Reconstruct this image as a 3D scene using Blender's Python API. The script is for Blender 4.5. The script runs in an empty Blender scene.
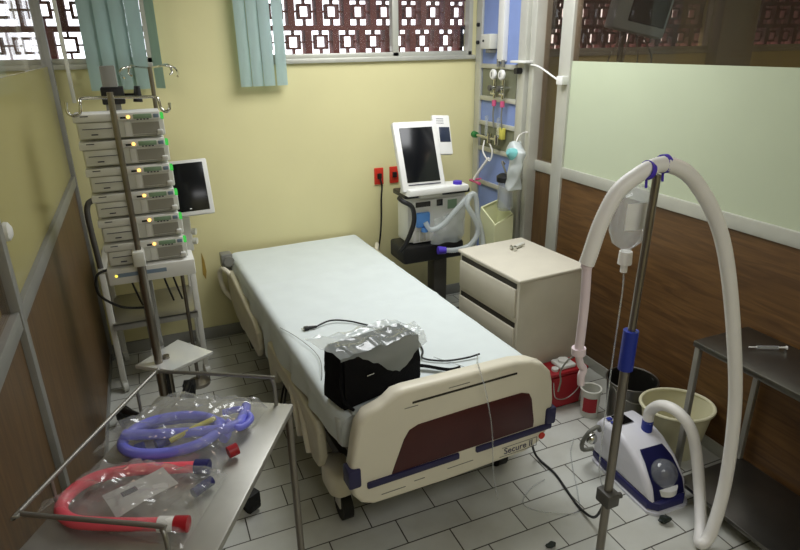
import bpy, bmesh, math, random
from mathutils import Vector, Matrix, noise
random.seed(7)
PI = math.pi
S = bpy.context.scene
COL = S.collection
V = Vector

# ------------------------------------------------------------------ materials
def lin(c):
    return tuple(((x / 12.92) if x <= 0.04045 else ((x + 0.055) / 1.055) ** 2.4) for x in [v / 255 for v in c])

def new_mat(name):
    m = bpy.data.materials.new(name); m.use_nodes = True
    nt = m.node_tree; nt.nodes.clear()
    out = nt.nodes.new('ShaderNodeOutputMaterial')
    return m, nt, out

def mat(name, rgb, rough=0.5, metal=0.0, var=0.06, scale=9.0, bump=0.0, bscale=60.0, spec=0.5, trans=0.0, alpha=1.0, stretch=(1, 1, 1), rgb2=None, ior=1.45):
    m, nt, out = new_mat(name)
    N = nt.nodes.new; L = nt.links.new
    b = N('ShaderNodeBsdfPrincipled')
    tc = N('ShaderNodeTexCoord'); mp = N('ShaderNodeMapping'); mp.inputs['Scale'].default_value = stretch
    L(tc.outputs['Object'], mp.inputs['Vector'])
    nz = N('ShaderNodeTexNoise'); nz.inputs['Scale'].default_value = scale; nz.inputs['Detail'].default_value = 4
    L(mp.outputs['Vector'], nz.inputs['Vector'])
    cr = N('ShaderNodeValToRGB')
    c = lin(rgb); d = lin(rgb2) if rgb2 else tuple(x * (1 - var * 2) for x in c)
    cr.color_ramp.elements[0].position = 0.3; cr.color_ramp.elements[1].position = 0.7
    cr.color_ramp.elements[0].color = (*d, 1); cr.color_ramp.elements[1].color = (*c, 1)
    L(nz.outputs['Fac'], cr.inputs['Fac']); L(cr.outputs['Color'], b.inputs['Base Color'])
    b.inputs['Roughness'].default_value = rough; b.inputs['Metallic'].default_value = metal
    b.inputs['Specular IOR Level'].default_value = spec; b.inputs['Transmission Weight'].default_value = trans
    b.inputs['IOR'].default_value = ior; b.inputs['Alpha'].default_value = alpha
    if bump:
        n2 = N('ShaderNodeTexNoise'); n2.inputs['Scale'].default_value = bscale; n2.inputs['Detail'].default_value = 3
        L(tc.outputs['Object'], n2.inputs['Vector'])
        bp = N('ShaderNodeBump'); bp.inputs['Strength'].default_value = bump; bp.inputs['Distance'].default_value = 0.01
        L(n2.outputs['Fac'], bp.inputs['Height']); L(bp.outputs['Normal'], b.inputs['Normal'])
    L(b.outputs['BSDF'], out.inputs['Surface'])
    return m

def film(name, rgb, see, gloss=0.1, rough=0.08, translucent=0.5, tcol=(1, 1, 1)):
    """thin sheet: part see-through, part diffuse / translucent, with a sheen"""
    m, nt, out = new_mat(name); N = nt.nodes.new; L = nt.links.new
    c = (*lin(rgb), 1)
    tr = N('ShaderNodeBsdfTransparent'); tr.inputs['Color'].default_value = (*tcol, 1)
    df = N('ShaderNodeBsdfDiffuse'); df.inputs['Color'].default_value = c
    tl = N('ShaderNodeBsdfTranslucent'); tl.inputs['Color'].default_value = c
    gl = N('ShaderNodeBsdfGlossy'); gl.inputs['Roughness'].default_value = rough
    a = N('ShaderNodeMixShader'); a.inputs['Fac'].default_value = translucent
    L(df.outputs[0], a.inputs[1]); L(tl.outputs[0], a.inputs[2])
    b = N('ShaderNodeMixShader'); b.inputs['Fac'].default_value = see
    L(a.outputs[0], b.inputs[1]); L(tr.outputs[0], b.inputs[2])
    lw = N('ShaderNodeLayerWeight'); lw.inputs['Blend'].default_value = 0.5
    fr = N('ShaderNodeMath'); fr.operation = 'POWER'; L(lw.outputs['Facing'], fr.inputs[0]); fr.inputs[1].default_value = 4.0
    mu = N('ShaderNodeMath'); mu.operation = 'MULTIPLY_ADD'; mu.use_clamp = True
    L(fr.outputs[0], mu.inputs[0]); mu.inputs[1].default_value = 0.6; mu.inputs[2].default_value = gloss
    e = N('ShaderNodeMixShader'); L(mu.outputs[0], e.inputs['Fac'])
    L(b.outputs[0], e.inputs[1]); L(gl.outputs[0], e.inputs[2])
    L(e.outputs[0], out.inputs['Surface'])
    return m

def glow(name, rgb, st):
    m, nt, out = new_mat(name)
    e = nt.nodes.new('ShaderNodeEmission'); e.inputs['Color'].default_value = (*lin(rgb), 1); e.inputs['Strength'].default_value = st
    nt.links.new(e.outputs[0], out.inputs['Surface']); return m

def wood_mat(name, c1, c2, rough=0.45, along='Y'):
    m, nt, out = new_mat(name); N = nt.nodes.new; L = nt.links.new
    tc = N('ShaderNodeTexCoord'); mp = N('ShaderNodeMapping')
    mp.inputs['Scale'].default_value = (3, 1.2, 14) if along == 'Y' else (3, 14, 1.2)
    L(tc.outputs['Object'], mp.inputs['Vector'])
    n1 = N('ShaderNodeTexNoise'); n1.inputs['Scale'].default_value = 2.2; n1.inputs['Detail'].default_value = 8; n1.inputs['Distortion'].default_value = 1.2
    L(mp.outputs['Vector'], n1.inputs['Vector'])
    cr = N('ShaderNodeValToRGB'); cr.color_ramp.elements[0].position = 0.3; cr.color_ramp.elements[1].position = 0.72
    cr.color_ramp.elements[0].color = (*lin(c1), 1); cr.color_ramp.elements[1].color = (*lin(c2), 1)
    L(n1.outputs['Fac'], cr.inputs['Fac'])
    b = N('ShaderNodeBsdfPrincipled'); b.inputs['Roughness'].default_value = rough
    L(cr.outputs['Color'], b.inputs['Base Color']); L(b.outputs[0], out.inputs['Surface'])
    return m

def tile_mat():
    m, nt, out = new_mat('floor_tiles'); N = nt.nodes.new; L = nt.links.new
    tc = N('ShaderNodeTexCoord'); mp = N('ShaderNodeMapping')
    mp.inputs['Location'].default_value = (0.147, 0.0735, 0)
    L(tc.outputs['Object'], mp.inputs['Vector'])
    br = N('ShaderNodeTexBrick'); br.offset = 0.36; br.offset_frequency = 2
    br.inputs['Scale'].default_value = 1.0; br.inputs['Brick Width'].default_value = 0.31; br.inputs['Row Height'].default_value = 0.145
    br.inputs['Mortar Size'].default_value = 0.003; br.inputs['Mortar Smooth'].default_value = 0.1; br.inputs['Bias'].default_value = 0
    br.inputs['Color1'].default_value = (*lin((196, 198, 192)), 1); br.inputs['Color2'].default_value = (*lin((206, 207, 200)), 1)
    br.inputs['Mortar'].default_value = (*lin((72, 68, 60)), 1)
    L(mp.outputs['Vector'], br.inputs['Vector'])
    nz = N('ShaderNodeTexNoise'); nz.inputs['Scale'].default_value = 3; nz.inputs['Detail'].default_value = 5
    L(tc.outputs['Object'], nz.inputs['Vector'])
    cr = N('ShaderNodeValToRGB'); cr.color_ramp.elements[0].color = (0.78, 0.76, 0.72, 1); cr.color_ramp.elements[1].color = (1, 1, 1, 1)
    cr.color_ramp.elements[0].position = 0.3; cr.color_ramp.elements[1].position = 0.6
    L(nz.outputs['Fac'], cr.inputs['Fac'])
    mx = N('ShaderNodeMix'); mx.data_type = 'RGBA'; mx.blend_type = 'MULTIPLY'; mx.inputs[0].default_value = 1
    L(br.outputs['Color'], mx.inputs[6]); L(cr.outputs['Color'], mx.inputs[7])
    b = N('ShaderNodeBsdfPrincipled'); b.inputs['Roughness'].default_value = 0.32
    L(mx.outputs[2], b.inputs['Base Color'])
    bp = N('ShaderNodeBump'); bp.inputs['Strength'].default_value = 0.35; bp.inputs['Distance'].default_value = 0.004; bp.invert = True
    L(br.outputs['Fac'], bp.inputs['Height']); L(bp.outputs['Normal'], b.inputs['Normal'])
    L(b.outputs[0], out.inputs['Surface'])
    return m

M = {}
M['tile'] = tile_mat()
M['yellow'] = mat('yellow_paint', (226, 219, 168), 0.5, var=0.03, scale=1.5, bump=0.05, bscale=25)
M['ceiling'] = mat('ceiling_paint', (205, 203, 190), 0.8)
M['skirt'] = mat('grey_skirting', (150, 150, 142), 0.45)
M['blue_paint'] = mat('blue_paint', (132, 152, 206), 0.5, var=0.03)
M['wood'] = wood_mat('brown_laminate', (78, 53, 28), (112, 81, 45))
M['dark_wood'] = wood_mat('dark_laminate', (78, 56, 32), (106, 80, 48), along='Z')
M['alu'] = mat('anodised_aluminium', (196, 196, 186), 0.42, 0.35, var=0.04)
M['alu_dark'] = mat('dull_aluminium', (150, 150, 146), 0.45, 0.4)
M['lattice'] = mat('breeze_block', (108, 62, 58), 0.8, var=0.12, scale=12)
M['glass'] = film('window_glass', (190, 195, 190), 0.97, 0.02, 0.02)
M['tint'] = film('partition_glass', (110, 106, 96), 0.94, 0.03, 0.03, 0.2, (0.74, 0.66, 0.60))
M['clear_glass'] = film('clear_partition_glass', (190, 186, 170), 0.93, 0.02, 0.02, 0.5)
M['green_film'] = mat('green_film', (190, 199, 172), 0.35, var=0.03, scale=2)
M['yellow_film'] = film('yellow_film', (196, 190, 140), 0.12, 0.03, 0.15, 0.45)
M['steel'] = mat('stainless_steel', (188, 186, 180), 0.28, 0.9, var=0.05, scale=20, stretch=(1, 8, 1))
M['steel_dull'] = mat('worn_steel', (172, 171, 164), 0.4, 0.6, var=0.07)
M['chrome'] = mat('chrome', (205, 205, 200), 0.14, 1.0, var=0.02)
M['pole'] = mat('pole_steel', (140, 134, 124), 0.3, 0.85)
M['black'] = mat('black_plastic', (22, 22, 24), 0.45)
M['screen'] = mat('dark_screen', (16, 18, 22), 0.18, spec=0.5, var=0.02)
M['rubber'] = mat('black_rubber', (18, 18, 18), 0.6)
M['cloth_black'] = mat('black_nylon', (14, 14, 16), 0.85, bump=0.3, bscale=140, spec=0.2)
M['white'] = mat('white_plastic', (226, 226, 222), 0.38, var=0.03)
M['offwhite'] = mat('offwhite_plastic', (206, 206, 196), 0.42, var=0.03)
M['pump_grey'] = mat('pump_grey', (216, 216, 208), 0.45, var=0.03)
M['bay'] = mat('pump_bay', (160, 158, 150), 0.4, var=0.04)
M['cream'] = mat('cream_plastic', (236, 230, 210), 0.36, var=0.04, scale=4)
M['cream_dark'] = mat('cream_rail', (210, 203, 178), 0.42, var=0.05)
M['maroon'] = mat('maroon_laminate', (74, 28, 26), 0.38, var=0.08)
M['navy'] = mat('navy_trim', (38, 38, 96), 0.45)
M['navy_dark'] = mat('slate_trim', (48, 46, 84), 0.45)
M['frame_grey'] = mat('bed_frame_grey', (86, 84, 80), 0.5)
M['sheet'] = mat('white_sheet', (222, 230, 230), 0.85, var=0.02, bump=0.12, bscale=14, spec=0.2)
M['mattress'] = mat('pale_mattress', (206, 210, 206), 0.7, var=0.03)
M['blind'] = mat('teal_blind', (186, 210, 205), 0.6, var=0.03, scale=3, stretch=(8, 8, 0.6))
M['blind_pale'] = mat('pale_blind', (204, 226, 223), 0.6, var=0.03, scale=3, stretch=(8, 8, 0.6))
M['red'] = mat('red_plastic', (158, 22, 34), 0.42)
M['outlet'] = mat('red_outlet', (214, 54, 36), 0.4)
M['red_tube'] = mat('red_tubing', (244, 96, 112), 0.35, var=0.05)
M['blue_tube'] = mat('blue_tubing', (122, 126, 228), 0.32, var=0.05)
M['yellow_tube'] = mat('yellow_tubing', (206, 198, 90), 0.35)
M['hose'] = mat('white_hose', (238, 236, 232), 0.4, var=0.02)
M['pinkwhite'] = mat('pale_pink_tube', (232, 216, 222), 0.4, var=0.02)
M['blue'] = mat('blue_plastic', (34, 52, 150), 0.4)
M['purple'] = mat('purple_strap', (78, 56, 190), 0.5)
M['light_blue'] = mat('light_blue_plastic', (86, 140, 206), 0.35)
M['poly'] = film('clear_polythene', (232, 236, 236), 0.84, 0.07, 0.1, 0.3)
M['poly_dense'] = film('cloudy_polythene', (206, 214, 212), 0.6, 0.08, 0.16, 0.3)
M['hose_clear'] = film('translucent_hose', (226, 232, 232), 0.3, 0.05, 0.25, 0.5)
M['bag_white'] = film('white_bag_film', (226, 232, 232), 0.12, 0.05, 0.3, 0.4)
M['steel_rail'] = mat('rail_steel', (150, 148, 142), 0.42, 0.75)
M['steel_dark'] = mat('dark_steel', (118, 116, 110), 0.3, 0.95, var=0.06)
M['tray'] = mat('brushed_tray', (232, 234, 232), 0.25, 0.4, var=0.03)
M['clear'] = film('clear_plastic', (216, 222, 224), 0.72, 0.06, 0.06, 0.4)
M['paper'] = mat('white_paper', (232, 232, 228), 0.7)
M['print'] = mat('print_grey', (70, 70, 84), 0.6)
M['lcd'] = mat('green_display', (140, 168, 140), 0.3)
M['lcd_blue'] = mat('blue_button', (130, 150, 172), 0.35)
M['amber'] = glow('amber_lamp', (255, 190, 90), 4.0)
M['amber_dim'] = glow('yellow_lamp', (250, 230, 90), 1.6)
M['green_lamp'] = glow('green_lamp', (90, 235, 100), 0.7)
M['green'] = mat('green_plastic', (40, 120, 60), 0.4)
M['teal'] = mat('teal_plastic', (120, 190, 190), 0.4)
M['pink'] = mat('pink_label', (205, 90, 130), 0.4)
M['olive'] = mat('olive_recess', (120, 122, 100), 0.5)
M['bin'] = mat('pale_yellow_plastic', (222, 224, 180), 0.42, var=0.03)
M['basket'] = mat('cream_bin', (214, 210, 178), 0.42, var=0.04)
M['machine'] = mat('machine_white', (224, 224, 232), 0.3, var=0.02)
M['debris'] = mat('dark_green_scrap', (30, 40, 34), 0.6)
M['tan'] = mat('tan_patch', (180, 150, 70), 0.6)
M['cabinet'] = mat('cabinet_white', (214, 208, 192), 0.42, var=0.03)
M['dark_gap'] = mat('dark_gap', (52, 48, 40), 0.7)
M['cord_grey'] = mat('grey_cable', (120, 120, 112), 0.5)

# ------------------------------------------------------------------ mesh helpers
def B(): return bmesh.new()

def add_geo(bm, tmp, mtx=None):
    if mtx is not None: tmp.transform(mtx)
    vm = {}
    for v in tmp.verts: vm[v] = bm.verts.new(v.co)
    for f in tmp.faces:
        try: bm.faces.new([vm[v] for v in f.verts])
        except ValueError: pass
    tmp.free(); return bm

def box(bm, lo, hi, bev=0.0, rot=None, seg=2):
    """axis aligned box lo..hi, optionally bevelled and turned about its middle"""
    t = bmesh.new(); bmesh.ops.create_cube(t, size=1)
    lo = V(lo); hi = V(hi); s = hi - lo; c = (hi + lo) / 2
    t.transform(Matrix.Diagonal((s.x, s.y, s.z, 1)))
    if bev: bmesh.ops.bevel(t, geom=t.edges[:], offset=min(bev, min(abs(s.x), abs(s.y), abs(s.z)) * 0.48), segments=seg, affect='EDGES', profile=0.5)
    mt = Matrix.Translation(c)
    if rot is not None: mt = mt @ rot
    return add_geo(bm, t, mt)

def frame_of(d):
    d = V(d).normalized()
    a = V((0, 0, 1)) if abs(d.z) < 0.95 else V((1, 0, 0))
    x = a.cross(d).normalized(); return x, d.cross(x)

def cyl(bm, p0, p1, r0, r1=None, seg=14, bev=0.0):
    p0 = V(p0); p1 = V(p1); r1 = r0 if r1 is None else r1
    x, y = frame_of(p1 - p0)
    rings = []
    for p, r in ((p0, r0), (p1, r1)):
        rings.append([bm.verts.new(p + (x * math.cos(2 * PI * i / seg) + y * math.sin(2 * PI * i / seg)) * r) for i in range(seg)])
    for i in range(seg):
        bm.faces.new((rings[0][i], rings[0][(i + 1) % seg], rings[1][(i + 1) % seg], rings[1][i]))
    bm.faces.new(rings[0][::-1]); bm.faces.new(rings[1])
    return bm

def spline(pts, n=12, closed=False):
    pts = [V(p) for p in pts]; out = []
    k = len(pts)
    rng = range(k if closed else k - 1)
    for i in rng:
        if closed: p0, p1, p2, p3 = pts[(i - 1) % k], pts[i], pts[(i + 1) % k], pts[(i + 2) % k]
        else: p0, p1, p2, p3 = pts[max(i - 1, 0)], pts[i], pts[i + 1], pts[min(i + 2, k - 1)]
        for j in range(n):
            t = j / n
            out.append(0.5 * ((2 * p1) + (p2 - p0) * t + (2 * p0 - 5 * p1 + 4 * p2 - p3) * t * t + (3 * p1 - p0 - 3 * p2 + p3) * t ** 3))
    if not closed: out.append(pts[-1])
    return out

def resample(path, step):
    out = [path[0].copy()]; acc = 0
    for a, b in zip(path, path[1:]):
        d = (b - a).length
        if d < 1e-9: continue
        t = step - acc
        while t <= d:
            out.append(a.lerp(b, t / d)); t += step
        acc = (acc + d) % step
    out.append(path[-1].copy()); return out

def tube(bm, pts, r, seg=10, n=10, smooth=True, corr=None, amp=0.12, radii=None):
    """round tube along points; corr = ring pitch of a corrugated hose"""
    path = spline(pts, n) if smooth else [V(p) for p in pts]
    if corr: path = resample(path, corr / 2)
    x = y = None; rings = []
    m = len(path)
    for i, p in enumerate(path):
        d = (path[min(i + 1, m - 1)] - path[max(i - 1, 0)])
        if d.length < 1e-9: d = V((0, 0, 1))
        d.normalize()
        if x is None: x, y = frame_of(d)
        else:
            x = (x - d * x.dot(d))
            if x.length < 1e-6: x, y = frame_of(d)
            x.normalize(); y = d.cross(x)
        rr = r if radii is None else radii(i / (m - 1))
        if corr and i % 2: rr *= 1 - amp
        rings.append([bm.verts.new(p + (x * math.cos(2 * PI * k / seg) + y * math.sin(2 * PI * k / seg)) * rr) for k in range(seg)])
    for a, b in zip(rings, rings[1:]):
        for k in range(seg): bm.faces.new((a[k], a[(k + 1) % seg], b[(k + 1) % seg], b[k]))
    bm.faces.new(rings[0][::-1]); bm.faces.new(rings[-1])
    return bm

def lathe(bm, prof, c=(0, 0, 0), seg=28, mtx=None, sx=1.0, sy=1.0):
    t = bmesh.new(); rings = []
    for r, z in prof:
        if r < 1e-6: rings.append([t.verts.new((0, 0, z))])
        else: rings.append([t.verts.new((r * sx * math.cos(2 * PI * i / seg), r * sy * math.sin(2 * PI * i / seg), z)) for i in range(seg)])
    for a, b in zip(rings, rings[1:]):
        for i in range(seg):
            j = (i + 1) % seg
            if len(a) == 1 and len(b) == 1: continue
            if len(a) == 1: t.faces.new((a[0], b[j], b[i]))
            elif len(b) == 1: t.faces.new((a[i], a[j], b[0]))
            else: t.faces.new((a[i], a[j], b[j], b[i]))
    mm = Matrix.Translation(V(c))
    if mtx is not None: mm = mm @ mtx
    return add_geo(bm, t, mm)

def prism(bm, outline, d0, d1, axis='y', bev=0.0, seg=3):
    """outline of (a,b) pairs extruded along axis from d0 to d1. axis y: (x,z); x: (y,z); z: (x,y)"""
    t = bmesh.new()
    def P(a, b, d): return {'y': (a, d, b), 'x': (d, a, b), 'z': (a, b, d)}[axis]
    f = t.faces.new([t.verts.new(P(a, b, d0)) for a, b in outline])
    r = bmesh.ops.extrude_face_region(t, geom=[f])
    dv = V(P(0, 0, d1 - d0))
    bmesh.ops.translate(t, vec=dv, verts=[v for v in r['geom'] if isinstance(v, bmesh.types.BMVert)])
    bmesh.ops.recalc_face_normals(t, faces=t.faces[:])
    if bev:
        cap = [e for e in t.edges if abs(sum(1 for fc in e.link_faces if abs(fc.normal.dot(dv.normalized())) > 0.9) - 1) < 0.1]
        bmesh.ops.bevel(t, geom=cap, offset=bev, segments=seg, affect='EDGES', profile=0.5)
    return add_geo(bm, t)

def rround(x0, x1, z0, z1, r, n=4):
    pts = []
    for cx, cz, a in ((x1 - r, z1 - r, 0), (x0 + r, z1 - r, 90), (x0 + r, z0 + r, 180), (x1 - r, z0 + r, 270)):
        for i in range(n + 1):
            t = math.radians(a + 90 * i / n); pts.append((cx + r * math.cos(t), cz + r * math.sin(t)))
    return pts

def grid(bm, fn, nu, nv, closed_u=False):
    vs = [[bm.verts.new(fn(i / nu, j / nv)) for j in range(nv + 1)] for i in range(nu + 1)]
    for i in range(nu):
        for j in range(nv): bm.faces.new((vs[i][j], vs[i + 1][j], vs[i + 1][j + 1], vs[i][j + 1]))
    return bm

def crumple(p, amp, f, seed=0):
    q = V(p) * f + V((seed * 3.1, seed * 1.7, seed))
    return V(p) + V((noise.noise(q), noise.noise(q + V((9, 2, 4))), noise.noise(q + V((3, 8, 1))))) * amp

# ------------------------------------------------------------------ object helpers
def obj(name, bm, m, parent=None, label=None, world=False, angle=38, flat=False, rnd=None):
    me = bpy.data.meshes.new(name)
    bmesh.ops.recalc_face_normals(bm, faces=bm.faces[:])
    if world and parent is not None:
        mt = Matrix.Identity(4); q = parent
        while q is not None:
            mt = Matrix.Translation(q.location) @ q.rotation_euler.to_matrix().to_4x4() @ mt; q = q.parent
        bm.transform(mt.inverted())
    bm.to_mesh(me); bm.free()
    if not flat:
        me.shade_smooth(); me.set_sharp_from_angle(angle=math.radians(angle))
    me.materials.append(M[m] if isinstance(m, str) else m)
    o = bpy.data.objects.new(name, me); COL.objects.link(o)
    if parent is not None: o.parent = parent
    if label: o['label'] = label
    return o

def tag(o, label, cat, group=None):
    o['label'] = label; o['category'] = cat
    if group: o['group'] = group
    return o

def thing(name, label, cat, loc=(0, 0, 0), rz=0.0, group=None):
    o = bpy.data.objects.new(name, None); o.empty_display_size = 0.1; COL.objects.link(o)
    o.location = loc; o.rotation_euler = (0, 0, rz)
    return tag(o, label, cat, group)

def single(name, bm, m, label, cat, group=None, **k):
    """a thing that is one mesh; origin moved to the middle of its base"""
    xs = [v.co for v in bm.verts]
    c = V((sum(p.x for p in xs) / len(xs), sum(p.y for p in xs) / len(xs), min(p.z for p in xs)))
    bm.transform(Matrix.Translation(-c))
    o = obj(name, bm, m, **k); o.location = c
    return tag(o, label, cat, group)

def struct(name, bm, m, parent=None, **k):
    o = obj(name, bm, m, parent, **k)
    if parent is None: o['kind'] = 'structure'
    return o

def kids(o): return [c for c in bpy.data.objects if c.parent == o]

def dup(root, loc=None, rz=None, label=None, parent=None):
    c = root.copy(); COL.objects.link(c)
    if parent is not None: c.parent = parent
    if loc is not None: c.location = loc
    if rz is not None: c.rotation_euler = (0, 0, rz)
    if label: c['label'] = label
    for k in kids(root): dup(k, parent=c)
    return c

def text_bm(bm, s, size, mtx, thick=0.0006):
    cu = bpy.data.curves.new('lettering', 'FONT'); cu.body = s; cu.size = size; cu.extrude = thick; cu.align_x = 'CENTER'; cu.align_y = 'CENTER'
    o = bpy.data.objects.new('lettering', cu); COL.objects.link(o)
    bpy.context.view_layer.update()
    me = bpy.data.meshes.new_from_object(o.evaluated_get(bpy.context.evaluated_depsgraph_get()))
    t = bmesh.new(); t.from_mesh(me); bpy.data.objects.remove(o); bpy.data.curves.remove(cu); bpy.data.meshes.remove(me)
    return add_geo(bm, t, mtx)

def caster(bm_wheel, bm_fork, p, r=0.04, w=0.022, yaw=0.0, top=0.1):
    p = V(p); a = V((math.cos(yaw), math.sin(yaw), 0))
    cyl(bm_wheel, p + V((0, 0, r)) - a * w, p + V((0, 0, r)) + a * w, r, seg=20)
    box(bm_fork, p + V((-w * 1.3, -w * 1.3, r)), p + V((w * 1.3, w * 1.3, top)), 0.004, Matrix.Rotation(yaw, 4, 'Z'))

# ================================================================== SETTING
YB = 4.17; XR = 2.47; XL = -0.43; ZC = 2.75
struct('floor', box(B(), (-2.6, -1.2, -0.1), (6.4, 4.45, 0)), 'tile')
struct('ceiling', box(B(), (-2.6, -1.2, ZC), (6.4, 4.45, ZC + 0.1)), 'ceiling')
SILL = 1.915; HEAD = 2.56
bm = B()
box(bm, (-2.6, YB, 0), (6.4, YB + 0.12, SILL)); box(bm, (-2.6, YB, HEAD), (6.4, YB + 0.12, ZC))
for a, b in ((-2.6, -2.3), (0.135, 0.76), (2.36, 2.56), (4.78, 5.2), (6.2, 6.4)): box(bm, (a, YB, SILL), (b, YB + 0.12, HEAD))
struct('wall_back', bm, 'yellow', flat=True)
struct('wall_front', box(B(), (-2.6, -1.3, 0), (6.4, -1.2, ZC)), 'yellow')
struct('wall_far_left', box(B(), (-2.7, -1.2, 0), (-2.6, 4.45, ZC)), 'yellow')
struct('wall_far_right', box(B(), (6.4, -1.2, 0), (6.5, 4.45, ZC)), 'yellow')
struct('baseboard_back', box(B(), (XL, YB - 0.014, 0), (2.4, YB, 0.088), 0.003), 'skirt')

# windows: frame, panes, lattice of breeze blocks outside
def window(n, x0, x1, mull):
    bm = B(); y0 = YB - 0.012; y1 = YB + 0.05; w = 0.05
    box(bm, (x0, y0, SILL - 0.005), (x1, y1, SILL + 0.03), 0.004); box(bm, (x0, y0, HEAD - 0.04), (x1, y1, HEAD))
    box(bm, (x0, y0, SILL), (x0 + w, y1, HEAD)); box(bm, (x1 - w * .6, y0, SILL), (x1, y1, HEAD))
    for m_ in mull: box(bm, (m_ - 0.024, y0, SILL), (m_ + 0.024, y1, HEAD), 0.004)
    box(bm, (x0 - 0.02, YB - 0.03, SILL - 0.03), (x1 + 0.02, YB + 0.02, SILL), 0.004)
    f = struct('window_%d' % n, bm, 'alu')
    obj('pane', box(B(), (x0 + w, YB + 0.015, SILL + 0.05), (x1 - w, YB + 0.02, HEAD - 0.04)), 'glass', f, flat=True)
    # lattice
    bm = B(); p = 0.195; q = 0.193; ya = YB + 0.10; yb = YB + 0.2
    c0 = int(math.floor(x0 / p)) - 1; c1 = int(math.ceil(x1 / p)) + 1
    for r in range(0, 4):
        z0 = 1.922 + r * q
        for c in range(c0, c1):
            xa = c * p + (0.065 if r % 2 else -0.022); t = 0.023
            box(bm, (xa, ya, z0), (xa + t, yb, z0 + q)); box(bm, (xa + p - t, ya, z0), (xa + p, yb, z0 + q))
            box(bm, (xa + t, ya, z0 + q - t), (xa + p - t, yb, z0 + q))
            if r: box(bm, (xa + t, ya, z0), (xa + p - t, yb, z0 + t * 0.4))
            cx = xa + p / 2; cz = z0 + q / 2; h = 0.040; k = 0.0075
            for s in (-1, 1):
                box(bm, (cx + s * h - k, ya + 0.02, cz - h - k), (cx + s * h + k, yb - 0.02, cz + h + k))
                box(bm, (cx - h, ya + 0.02, cz + s * h - k), (cx + h, yb - 0.02, cz + s * h + k))
                box(bm, (min(cx + s * h, cx + s * (p / 2 - t)), ya + 0.02, cz - k * 0.7), (max(cx + s * h, cx + s * (p / 2 - t)), yb - 0.02, cz + k * 0.7))
                box(bm, (cx - k * 0.7, ya + 0.02, min(cz + s * h, cz + s * (q / 2 - t * 0.4))), (cx + k * 0.7, yb - 0.02, max(cz + s * h, cz + s * (q / 2 - t * 0.4))))
    obj('block_lattice', bm, 'lattice', f, flat=True)
    return f
window(1, -2.3, 0.135, (-1.1, -0.18))
window(2, 0.76, 2.36, (1.745,))
window(3, 2.56, 4.78, (3.3,))
window(4, 5.2, 6.2, ())

# ---- left partition
bm = B()
for y, w in ((4.12, 0.05), (1.95, 0.05)): box(bm, (XL - 0.03, y - w / 2, 0), (XL + 0.02, y + w / 2, ZC), 0.004)
box(bm, (XL - 0.03, -1.2, 1.215), (XL + 0.015, 4.12, 1.275), 0.004)
box(bm, (XL - 0.03, -1.2, 0.0), (XL + 0.008, 4.12, 0.06), 0.003)
wl = struct('wall_left', bm, 'alu_dark')
obj('wood_panel', box(B(), (XL - 0.015, -1.2, 0.05), (XL, 4.1, 1.22)), 'dark_wood', wl, flat=True)
obj('frosted_film', box(B(), (XL - 0.012, 1.97, 1.27), (XL - 0.004, 4.1, 1.905)), 'yellow_film', wl, flat=True)
obj('glass_pane', box(B(), (XL - 0.012, 1.97, 1.905), (XL - 0.006, 4.1, ZC)), 'clear_glass', wl, flat=True)
obj('glass_pane', box(B(), (XL - 0.012, -1.2, 1.27), (XL - 0.006, 1.93, ZC)), 'tint', wl, flat=True)
# ---- right partition
bm = B()
box(bm, (XR - 0.015, 3.125, 0), (XR + 0.05, 3.235, ZC), 0.005)
for y0, y1, x in ((3.42, 3.475, XR - 0.07), (3.475, 3.50, XR - 0.05), (3.50, 3.585, XR - 0.085)): box(bm, (x, y0, 0), (XR + 0.05, y1, ZC), 0.006)
box(bm, (XR - 0.012, -1.2, 1.172), (XR + 0.04, 3.44, 1.242), 0.005)
box(bm, (XR - 0.006, -1.2, 0.0), (XR + 0.03, 3.44, 0.07), 0.003)
wr = struct('wall_right', bm, 'alu')
obj('wood_panel', box(B(), (XR, -1.2, 0.06), (XR + 0.015, 3.15, 1.18)), 'wood', wr, flat=True)
obj('wood_panel', box(B(), (XR, 3.2, 0.06), (XR + 0.015, 3.45, 1.18)), 'dark_wood', wr, flat=True)
obj('frosted_film', box(B(), (XR + 0.002, -1.2, 1.24), (XR + 0.01, 3.13, 1.887)), 'green_film', wr, flat=True)
obj('glass_pane', box(B(), (XR + 0.004, -1.2, 1.887), (XR + 0.009, 3.13, ZC)), 'tint', wr, flat=True)
obj('glass_pane', box(B(), (XR + 0.004, 3.23, 1.24), (XR + 0.009, 3.43, ZC)), 'tint', wr, flat=True)

# ---- gas service wall
XG = 2.40
gw = struct('wall_service', box(B(), (XG, 3.585, 0), (XG + 0.12, YB, ZC)), 'blue_paint', flat=True)
bm = B()
box(bm, (XG - 0.02, 4.06, 0), (XG, 4.14, ZC), 0.004)
for z in (1.84, 1.615, 1.435, 1.245, 0.985): box(bm, (XG - 0.018, 3.585, z - 0.016), (XG, 4.06, z + 0.016), 0.003)
obj('frame', bm, 'alu', gw)
bm = B()
box(bm, (XG - 0.006, 3.60, 1.63), (XG, 4.05, 1.825)); box(bm, (XG - 0.006, 3.60, 1.26), (XG, 4.05, 1.42))
obj('recess_panel', bm, 'olive', gw, flat=True)
bm = B()
for z in (2.0, 2.12): cyl(bm, (XG - 0.035, 4.10, z), (XG - 0.02, 4.10, z), 0.014)
obj('bolt', bm, 'black', gw)

# yellow wall marks: flaked patch at the pump corner
bm = B(); prism(bm, [(0.245, 0.50), (0.262, 0.46), (0.272, 0.52), (0.268, 0.60), (0.255, 0.66), (0.25, 0.58)], YB - 0.003, YB + 0.001)
struct('trim_1', bm, 'tan', flat=True)

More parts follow.
